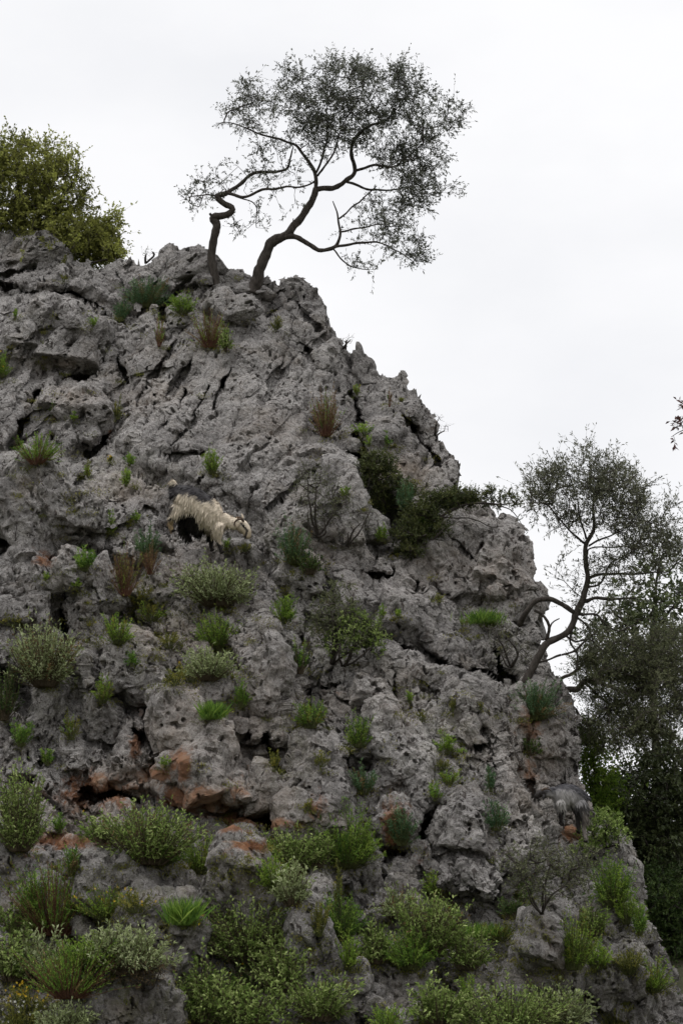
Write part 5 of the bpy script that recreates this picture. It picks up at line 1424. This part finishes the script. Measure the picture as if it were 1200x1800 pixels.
 ('spurge', 425, 1240, 32, 46, 'spurge on top of the fluted ridge', {}),
 ('spurge', 500, 1092, 48, 46, 'fresh green plant left of the large tangled shrub', {'mat2': 'bright', 'share2': .5}),
 ('dark', 527, 1180, 48, 46, 'round dark green bush left below the large tangled shrub', {'mat2': 'spurge', 'share2': .3}),
 ('bright', 616, 1092, 32, 24, 'bright leaf rosette within the large tangled shrub', {}),
 ('spurge', 546, 1276, 64, 48, 'green and yellow plant in the hollow of the middle cliff', {'mat2': 'yellow', 'share2': .35}),
 ('bright', 632, 1310, 50, 56, 'bright two-tiered plant on the middle face', {'mat2': 'spurge', 'share2': .4}),
 ('blue_spurge', 638, 1392, 56, 44, 'bottle-brush spurge with an orange stem on the lower face', {'mat2': 'dry', 'share2': .15}),
 ('yellow', 566, 1344, 30, 26, 'mossy tuft left of the pointed rock in the middle', {}), ('yellow', 482, 1352, 26, 30, 'mossy seam in the left middle', {}),
 ('bright', 671, 1084, 14, 18, 'sprig under the overhang right of the tangled shrub', {}), ('bright', 720, 1232, 12, 16, 'tiny plant on the pitted right face', {}),
 ('yellow', 540, 1420, 16, 18, 'yellow tuft in the seam above the brightest spurge', {}), ('bright', 700, 1084, 10, 12, 'tiny sprig right of the overhang sprig', {}),
 ('bright', 80, 1018, 14, 12, 'sprig in the orange cleft at the left', {}), ('yellow', 20, 1096, 50, 18, 'dull moss behind the pale sage at the left edge', {}),
 ('spurge', 910, 1580, 40, 60, 'green sprig left of the dark branching shrub', {'mat2': 'dry', 'share2': .2}), ('yellow', 770, 1576, 30, 22, 'yellowing mat beside the small bright plant', {}),
 ('green_sage', 1040, 1640, 60, 46, 'grey-green plant between the lance-leaved spurge and the cliff edge', {}), ('dark', 900, 1612, 56, 30, 'dark undergrowth at the foot of the dark branching shrub', {}),
 ('bright', 820, 1760, 40, 40, 'green sprig above the wide bottom sage', {}), ('yellow', 560, 1640, 40, 50, 'yellowish sprigs left of the dark green spurge', {}),
]
PL += [
 ('green_sage', 560, 1790, 110, 70, 'leafy sage at the foot of the fissured rock on the bottom edge', {}),
 ('bright', 150, 1700, 120, 50, 'light green feathery patch in the middle of the bottom left sages', {'mat2': 'spurge', 'share2': .4}),
 ('green_sage', 660, 1690, 70, 60, 'leafy sprays left of the mixed sage bush over the dark hollow', {}),
 ('green_sage', 820, 1700, 80, 66, 'leafy sprays right of the mixed sage bush over the dark hollow', {}),
 ('bright', 480, 1560, 60, 50, 'light green sprays beside the sage trailing down the rock', {}),
 ('fern', 1050, 1700, 60, 40, 'ferny green tuft behind the knobbly boulder at lower right', {}),
 ('bright', 1150, 1740, 60, 50, 'green growth on the cliff edge close to the lower right corner', {'mat2': 'yellow', 'share2': .3}),
 ('leafy', 770, 1800, 110, 70, 'leafy bush filling the bottom edge left of the wide sage', {}),
 ('yellow', 240, 1600, 70, 30, 'yellow-green strip along the top of the pitted boulder', {'flowers': 8}),
 ('spurge', 60, 1600, 60, 60, 'green shoots behind the feathery heath at the lower left', {}),
 ('bright', 640, 1500, 40, 44, 'light green shoots at the right side of the brightest bushy spurge', {}),
 ('green_sage', 560, 1520, 60, 50, 'leafy sprays filling the gap left of the brightest bushy spurge', {}),
 ('fern', 1100, 1620, 50, 50, 'green plant draped over the cliff edge above the lower right corner', {}),
 ('yellow', 880, 1650, 60, 26, 'yellow-green mat right of the bright grass strip', {}),
 ('yellow', 310, 1200, 50, 26, 'mossy yellow growth under the pale gravelly ledge', {}),
 ('yellow', 250, 1060, 50, 30, 'yellowish wisps above the gravelly ledge, right of the rock tower', {}),
]
M['heath_mix'] = M['bright']
for (k, x, y, w, h, lab, opt) in PL:
    plant(k, x, y, w, h, lab, **opt)

# minute sprigs and moss growing in cracks everywhere: nobody could count them
def crack_growth():
    r = rng(77)
    zones = [(90, 700, 80, 130), (200, 1080, 160, 90), (420, 1260, 180, 160), (740, 1300, 140, 180), (260, 1600, 240, 120), (620, 1640, 180, 140), (980, 1640, 140, 140), (700, 840, 90, 120), (300, 560, 200, 80), (860, 1120, 70, 60), (150, 880, 140, 60), (560, 1060, 120, 100)]
    C, D, tone = [], [], []
    zones += [(120, 1560, 150, 60), (330, 1520, 160, 60), (560, 1560, 160, 80), (240, 1660, 240, 60), (520, 1700, 160, 80), (760, 1720, 160, 80), (1040, 1660, 100, 100), (100, 1720, 140, 80), (900, 1700, 140, 60), (420, 1480, 140, 40)]
    for (cx, cy, rx, ry) in zones:
        for k in range(64):
            x, y = cx + rx * r.normal() * .55, cy + ry * r.normal() * .55
            if not inside(np.array([x]), np.array([y]), POLY)[0]:
                continue
            # only where the rock recedes: a crack or ledge deeper than its surroundings
            if depth(x, y, 0, 50) < depth(x, y, 4, 55):
                continue
            n = r.integers(16, 70)
            p = at(x, y, depth(x, y, 1, 40) - .01)
            c = p + r.normal(0, 1, (n, 3)) * np.array([.065, .03, .028]) * r.uniform(.4, 1.4)
            C.append(c); D.append(r.normal(0, .6, (n, 3)) + [0, -.5, .7]); tone.append(np.clip(r.normal(r.uniform(.2, .8), .2, n), 0, 1))
    # small seedlings and litter along the crack each plant is rooted in
    for (x, y, w) in FEET:
        sl = r.normal(0, .5)
        for k in range(int(np.clip(w / 7, 3, 16))):
            e = r.normal(0, .42) * w
            qx, qy = x + e, y + 4 + sl * e * .5 + r.normal(0, 4)
            if qx < -60 or qx > 1230 or qy > 1850 or not inside(np.array([qx]), np.array([qy]), POLY)[0]:
                continue
            n = r.integers(8, 34)
            c = at(qx, qy, depth(qx, qy, 1, 40) - .01) + r.normal(0, 1, (n, 3)) * np.array([.05, .025, .022])
            C.append(c); D.append(r.normal(0, .6, (n, 3)) + [0, -.5, .7]); tone.append(np.clip(r.normal(r.uniform(.05, .7), .2, n), 0, 1))
    C, D, tone = np.vstack(C), np.vstack(D), np.concatenate(tone)
    o = link(bpy.data.objects.new('crack_vegetation', leaf_mesh('crack_vegetation', C, D, .035 * r.uniform(.5, 1.2, len(C)), .011, tone, M['yellow'], 5)))
    tag(o, 'scattered sprigs and moss in the cracks of the cliff', 'moss', kind='stuff')
crack_growth()
def undergrowth():
    r = rng(78)
    n = 260
    x, y = r.uniform(4.0, 11.5, n), r.uniform(20.5, 33, n)
    c = np.c_[x, y, ground_z(x, y)]
    k = 90
    rad = r.uniform(.25, .7, n)
    d = unit(r.normal(size=(n, k, 3))); d[..., 2] = np.abs(d[..., 2])
    C = (c[:, None] + d * (rad[:, None] * r.uniform(.5, 1.1, (n, k)))[..., None] * np.array([1, 1, .9])).reshape(-1, 3)
    D = (d + r.normal(0, .6, d.shape)).reshape(-1, 3)
    tone = np.clip(np.repeat(r.uniform(.2, .8, n), k) + r.normal(0, .15, n * k), 0, 1)
    o = link(bpy.data.objects.new('undergrowth', leaf_mesh('undergrowth', C, D, .085, .038, tone, M['dark'], 6)))
    tag(o, 'dark leafy undergrowth on the shaded slope right of the cliff', 'undergrowth', kind='stuff')
undergrowth()
print('plants', round(time.time() - T0, 1))
# ------------------------------------------------------------------ goats
def loft(pts, t0):
    """rows of (px, py, radius px in the picture, radius px in depth, dz m)"""
    a = np.array(pts, float)
    s = t0 / FPX
    P = at(a[:, 0], a[:, 1], t0 + a[:, 4])
    n = max(8, 5 * len(a))
    path = smooth_path(P, n)
    u = np.linspace(0, len(a) - 1, n)
    rad = np.interp(u, np.arange(len(a)), a[:, 2]) * s
    sq = np.interp(u, np.arange(len(a)), a[:, 3] / a[:, 2])
    # round both ends
    e = np.ones(n)
    e[0] = e[-1] = .45; e[1] = e[-2] = .8
    return tube_arrays(path, rad * e, 14, squash=sq)

def bake_body(parts, voxel, o):
    me = mesh_from('body', [(v - o, f) for v, f in parts], None)
    ob = link(bpy.data.objects.new('body', me))
    m = ob.modifiers.new('remesh', 'REMESH'); m.mode = 'VOXEL'; m.voxel_size = voxel; m.use_smooth_shade = True
    m2 = ob.modifiers.new('smooth', 'SMOOTH'); m2.factor = .5; m2.iterations = 4
    dg = bpy.context.evaluated_depsgraph_get()
    nm = bpy.data.meshes.new_from_object(ob.evaluated_get(dg))
    bpy.data.objects.remove(ob)
    nm.name = 'body'
    return nm

def goat(label, t0, foot, parts, coat, extras, fur_n, seed, horns, hooves, eyes, ears, beard=None):
    o = at(foot[0], foot[1], t0)
    root = empty('goat', o, label, 'goat', 'goats on the cliff')
    me = bake_body([loft(p, t0) for p in parts], .013, o)
    n = len(me.vertices)
    co = np.zeros(n * 3); me.vertices.foreach_get('co', co); co = co.reshape(-1, 3)
    no = np.zeros(n * 3); me.vertices.foreach_get('normal', no); no = no.reshape(-1, 3)
    px, py, _ = project(co + o)
    col, ln, dr, flow = coat(px, py, co, rng(seed))
    at_ = me.attributes.new('coat', 'FLOAT_COLOR', 'POINT')
    at_.data.foreach_set('color', np.concatenate([col, np.ones((n, 1))], 1).astype(np.float32).ravel())
    me.polygons.foreach_set('use_smooth', np.ones(len(me.polygons), bool))
    me.materials.clear(); me.materials.append(M['coat'])
    body = part('body', me, root)
    # shaggy coat: tapering locks lying over the body
    r = rng(seed + 1)
    k = r.integers(0, n, fur_n)
    B = co[k] + r.normal(0, .006, (fur_n, 3))
    c = np.clip(col[k] * r.uniform(.86, 1.12, fur_n)[:, None], 0, .9)
    nn = no[k]
    d = unit(flow[k] + nn * .15 + r.normal(0, .11, (fur_n, 3)))
    d = unit(d - nn * np.clip((d * nn).sum(1), None, 0)[:, None])
    L = ln[k] * r.uniform(.55, 1.2, fur_n)
    side = unit(np.cross(d, nn + r.normal(0, .3, (fur_n, 3))))
    w = .0095
    mid = B + d * L[:, None] * .5 + nn * L[:, None] * .03
    tip = B + d * L[:, None] * .95 - np.array([0, 0, 1]) * (L * .14 * dr[k])[:, None]
    V = np.stack([B - side * w * .5, B + side * w * .5, mid + side * w * .5, mid - side * w * .5, tip], 1).reshape(-1, 3)
    i = np.arange(fur_n)[:, None] * 5
    F = np.concatenate([i + np.array([[0, 1, 2]]), i + np.array([[0, 2, 3]]), i + np.array([[3, 2, 4]])])
    fm = np_mesh('fur', V, F, M['coat'], True, {'coat': np.repeat(c, 5, 0)})
    fm.normals_split_custom_set_from_vertices(unit(np.repeat(nn + .25 * r.normal(size=nn.shape) * .6, 5, 0)).tolist())
    part('fur', fm, root)['kind'] = 'stuff'
    for h in horns:
        v, f = loft(h, t0)
        part('horn', mesh_from('horn', [(v - o, f)], M['horn']), root)
    for h in hooves:
        v, f = loft(h, t0)
        part('hoof', mesh_from('hoof', [(v - o, f)], M['hoof']), root)
    for e in ears:
        v, f = loft(e[0], t0)
        m2 = mesh_from('ear', [(v - o, f)], M['coat'])
        a2 = m2.attributes.new('coat', 'FLOAT_COLOR', 'POINT')
        a2.data.foreach_set('color', np.tile(np.array([*e[1], 1], np.float32), len(m2.vertices)))
        part('ear', m2, root)
    for (x, y, rr, dz) in eyes:
        v, f = loft([(x - rr, y, rr * .6, rr * .5, dz), (x, y, rr, rr * .8, dz), (x + rr, y, rr * .6, rr * .5, dz)], t0)
        part('eye', mesh_from('eye', [(v - o, f)], M['hoof']), root)
    return root

CREAM, GREYB, BLACK, TAN_ = np.array([.66, .57, .45]), np.array([.040, .036, .038]), np.array([.016, .013, .012]), np.array([.42, .31, .19])
def lerp(a, b, f):
    return a * (1 - f[:, None]) + b * f[:, None]

def coat_cream(px, py, co, r):
    nz = perlin(co * 14, 95) * 4 + perlin(co * np.array([60, 30, 14]), 96) * 3.5
    back = np.interp(px, [300, 310, 329, 347, 370, 388, 407, 424], [866, 857, 853, 865, 884, 896, 910, 909])
    d = py - back + nz
    col = np.tile(CREAM, (len(px), 1)) * (1 + .28 * perlin(co * np.array([70, 40, 13]), 94))[:, None]
    band = np.interp(px, [296, 312, 335, 356, 372], [22, 13, 15, 8, -4])
    col = lerp(col, GREYB * .8, sst(band + 5 - d, 0, 8) * (px < 376))
    col = lerp(col, GREYB * 1.5, sst(308 + nz - px, 0, 5) * (py < 905) * .85)
    col = lerp(col, CREAM * .9, sst(853 + nz * .5 - py, 0, 4) * (px < 314))      # pale tail tip
    # black belly, hind quarters and legs
    hem = np.interp(px, [296, 304, 314, 325, 344, 352, 362, 371, 379, 386, 392], [912, 912, 903, 898, 905, 922, 932, 937, 948, 951, 954])
    bl = sst(py + nz * 1.2 - hem, 0, 4)
    bl = bl * ((px > 304) & (px < 394))
    col = lerp(col, BLACK, bl)
    col = lerp(col, TAN_ * 1.1, (px < 305) * sst(py, 912, 918))
    col = lerp(col, BLACK, sst(py + nz, 905, 908) * (1 - sst(py, 913, 916)) * (px < 305))
    # face: brown-tan cheeks, dark stripe through the eye to the mouth, dark muzzle
    f = sst(px, 412, 416)
    col = lerp(col, np.array([.40, .32, .22]), f * sst(py - .25 * (px - 412), 920, 932) * .8)
    st, _, _ = seg_dist(px, py, [(425, 921), (431, 928), (434.5, 933), (432, 941), (429, 950)])
    col = lerp(col, BLACK * 1.5, f * (1 - sst(st, 1.2, 3.0)))
    col = lerp(col, BLACK * 2, f * sst(py, 945, 949))
    ln = np.full(len(px), .068)
    ln[(d > 24)] = .074
    ln = np.where(bl > .5, .09, ln)
    ln = np.where((px > 374) & (py > 930), .05, ln)
    ln = np.where(px > 398, .04, ln); ln = np.where(px > 410, .016, ln)
    ln = np.where(py > 950, .02, ln)
    ln = np.where((px < 306) & (py > 910), .03, ln)
    dr = np.where(px > 398, .2, 1.0)
    flow = np.tile([-.30, -.1, -1.0], (len(px), 1))
    flow = np.where((d < 14)[:, None], np.array([[-.75, -.1, -.55]]), flow)
    return col, ln, dr, flow

tg = depth(360, 940, 9, 12) - 0.34
G1 = dict(parts=[
    [(308, 880, 19, 14, .0), (317, 877, 25, 18, 0), (335, 883, 29, 21, 0), (356, 897, 29, 22, 0), (376, 910, 26, 20, 0), (390, 914, 19, 14, 0)],     # trunk
    [(388, 912, 15, 11, 0), (400, 917, 12, 8.5, -.01), (412, 921, 11, 7.5, -.03), (420, 922, 10, 7.5, -.04)],                                          # neck
    [(418, 921, 10.5, 8, -.04), (426, 925, 11.5, 8, -.05), (432, 932, 9.5, 6.5, -.06), (435, 940, 7.2, 5, -.07), (434, 947, 5.4, 4, -.08)],            # head
    [(311, 864, 6, 5, 0), (307, 854, 5.4, 4.6, 0), (304.5, 843, 3.6, 3.4, 0)],                                                                              # tail
    [(382, 918, 13, 9, -.09), (383, 934, 10, 7, -.11), (384, 946, 6.5, 5, -.11), (384.5, 953, 4.6, 4, -.11), (387, 962, 3.4, 3.2, -.12), (389.5, 969, 3.6, 3.6, -.13)],   # near front leg
    [(374, 920, 11, 8, .10), (372, 940, 7, 6, .10), (371, 952, 4.6, 4, .09), (371.5, 960, 3.4, 3.2, .08), (372, 966, 3.4, 3.2, .07)],                   # far front leg
    [(316, 888, 18, 10, -.08), (310, 903, 13, 8, -.10), (302, 913, 6, 5, -.10), (300, 921, 4.4, 4, -.09), (302, 929, 4, 3.8, -.09), (304, 933, 4, 4, -.1)],  # near hind leg
    [(326, 892, 18, 9, .08), (328, 914, 13, 8, .09), (322, 930, 7, 6, .10), (330, 942, 4.6, 4, .09), (334, 950, 4, 3.8, .08)],                          # far hind leg
    [(332, 902, 16, 14, 0), (348, 920, 17, 15, 0), (362, 932, 13, 12, 0)],                                                                            # belly
], horns=[[(429, 917, 2.3, 2.2, -.09), (424, 912.5, 2.2, 2.1, -.11), (417, 914, 1.9, 1.8, -.12), (412.5, 919, 1.5, 1.5, -.12), (412, 926, .9, .9, -.11)],
          [(427, 913, 2.2, 2.1, .0), (420, 909.5, 2.0, 2.0, .03), (412, 911, 1.6, 1.6, .05), (407, 915, .9, .9, .05)]],
   hooves=[[(389, 968, 3.8, 3.8, -.13), (391.5, 972.5, 4.2, 4, -.14)], [(372, 964, 3.6, 3.6, .07), (374, 969, 4, 3.8, .06)], [(303.5, 931, 4, 4, -.1), (305.5, 935.5, 4.3, 4, -.1)], [(333.5, 948, 3.8, 3.8, .08), (335.5, 952.5, 4.2, 4, .08)]],
   eyes=[(428, 924.5, 1.8, -.125)],
   ears=[([(421, 916, 2.4, 1.4, -.1), (418, 921, 3.0, 1.2, -.125), (416.5, 927.5, 1.4, .8, -.13)], (.5, .42, .32)), ([(428, 911, 1.6, 1.2, .0), (426, 906, 1.6, 1.0, .02), (424.5, 902.5, .7, .6, .03)], (.5, .42, .32))])
goat('shaggy cream goat with dark grey back and black belly, nosing downhill on the slab', tg, (372, 968), G1['parts'], coat_cream, None, 5200, 31, G1['horns'], G1['hooves'], G1['eyes'], G1['ears'])

def coat_grey(px, py, co, r):
    nz = perlin(co * 14, 97) * 3 + perlin(co * 40, 98) * 2
    back = np.interp(px, [940, 956, 975, 993, 1017, 1030], [1391, 1388, 1384, 1378, 1386, 1400])
    d = py - back + nz
    col = lerp(np.tile(np.array([.060, .058, .064]), (len(px), 1)), np.array([.33, .315, .305]), sst(d, 3, 14) * (1 - .55 * sst(px + nz, 1006, 1022)))
    col = lerp(col, np.array([.37, .35, .325]), .6 * sst(d, 18, 34) * (px < 1008) * (px > 972))
    col = lerp(col, BLACK * 1.4, 1 - sst(px + nz, 956, 964))
    col = lerp(col, BLACK * 1.5, sst(py + nz, 1421, 1425) * (px < 1010) * (px > 976))
    col = lerp(col, np.array([.28, .27, .27]), sst(py, 1430, 1434) * (px < 996) * (px > 986) * sst(px, 988, 990))
    col = lerp(col, np.array([.07, .065, .065]), sst(py + nz, 1412, 1420) * (px >= 1004))
    col = lerp(col, np.array([.26, .23, .21]), sst(px + nz, 1020, 1026) * sst(py, 1424, 1430))
    ln = np.full(len(px), .062)
    ln = np.where(px < 972, .03, ln); ln = np.where(px < 957, .014, ln)
    ln = np.where((py > 1424) & (px < 1008), .02, ln); ln = np.where(py > 1446, .03, ln)
    dr = np.where(px < 970, .2, 1.0)
    flow = np.tile([.25, -.1, -1.0], (len(px), 1))
    flow = np.where((d < 8)[:, None], np.array([[.7, -.1, -.6]]), flow)
    return col, ln, dr, flow

tg2 = depth(998, 1440, 9, 12) - 0.40
G2 = dict(parts=[
    [(973, 1396, 14, 11, 0), (986, 1397, 18.5, 15, 0), (1002, 1399, 20, 17, 0), (1016, 1406, 17.5, 14, .02), (1021, 1412, 13, 10, .02)],
    [(978, 1394, 11.5, 9, 0), (966, 1393, 9, 7, -.02), (957, 1394, 7, 6, -.04), (951, 1395, 6, 5, -.05)],
    [(955, 1393, 7.4, 6, -.05), (949, 1395, 7, 5.6, -.06), (943.5, 1398.5, 5.2, 4.4, -.07), (939.5, 1402, 3.8, 3.4, -.08)],
    [(1020, 1402, 4, 3.4, .05), (1028, 1402, 3, 2.8, .06), (1033, 1401, 1.8, 1.8, .07)],
    [(984, 1406, 11, 7, -.09), (987, 1420, 7, 5, -.10), (988, 1430, 4.2, 3.6, -.10), (987.5, 1440, 3.1, 2.9, -.10), (987, 1448, 3.2, 3.2, -.10)],
    [(978, 1406, 9, 7, .09), (983, 1422, 5.5, 5, .10), (984.5, 1434, 3.4, 3, .10), (984.5, 1446, 3, 3, .10)],
    [(1016, 1408, 14, 8, -.08), (1024, 1425, 10, 7, -.10), (1027, 1440, 6.4, 5, -.10), (1025, 1453, 4.2, 3.6, -.10), (1027, 1466, 3.3, 3, -.11), (1028.5, 1477, 3.4, 3.4, -.12)],
    [(1012, 1408, 12, 8, .09), (1016, 1428, 7, 6, .10), (1015, 1444, 4, 3.6, .10), (1016, 1462, 3.2, 3, .09)],
], horns=[[(951, 1390, 1.7, 1.6, -.09), (956, 1387, 1.6, 1.5, -.11), (963, 1387, 1.2, 1.2, -.12), (968, 1390, .7, .7, -.12)], [(952, 1389, 1.6, 1.5, -.01), (958, 1385.5, 1.4, 1.4, .01), (966, 1385, .8, .8, .02)]],
   hooves=[[(987, 1447, 3.4, 3.4, -.10), (986, 1451.5, 3.8, 3.6, -.11)], [(984.5, 1445, 3.2, 3.2, .10), (983.5, 1449, 3.6, 3.4, .10)], [(1028.5, 1476, 3.6, 3.6, -.12), (1028, 1481, 4, 3.8, -.12)], [(1016, 1461, 3.4, 3.4, .09), (1015, 1465, 3.8, 3.6, .09)]],
   eyes=[(948, 1394.5, 1.1, -.115)],
   ears=[([(955, 1396, 2.2, 1.3, -.1), (955, 1401, 2.4, 1.0, -.12), (953.5, 1407, 1.0, .7, -.12)], (.03, .027, .026)), ([(956, 1393, 1.8, 1.2, .02), (959, 1390, 1.4, 1.0, .03)], (.03, .027, .026))])
goat('long-haired grey goat with a black head stretching towards the rock at lower right', tg2, (988, 1452), G2['parts'], coat_grey, None, 2600, 41, G2['horns'], G2['hooves'], G2['eyes'], G2['ears'])
print('goats', round(time.time() - T0, 1))
print('done', round(time.time() - T0, 1))
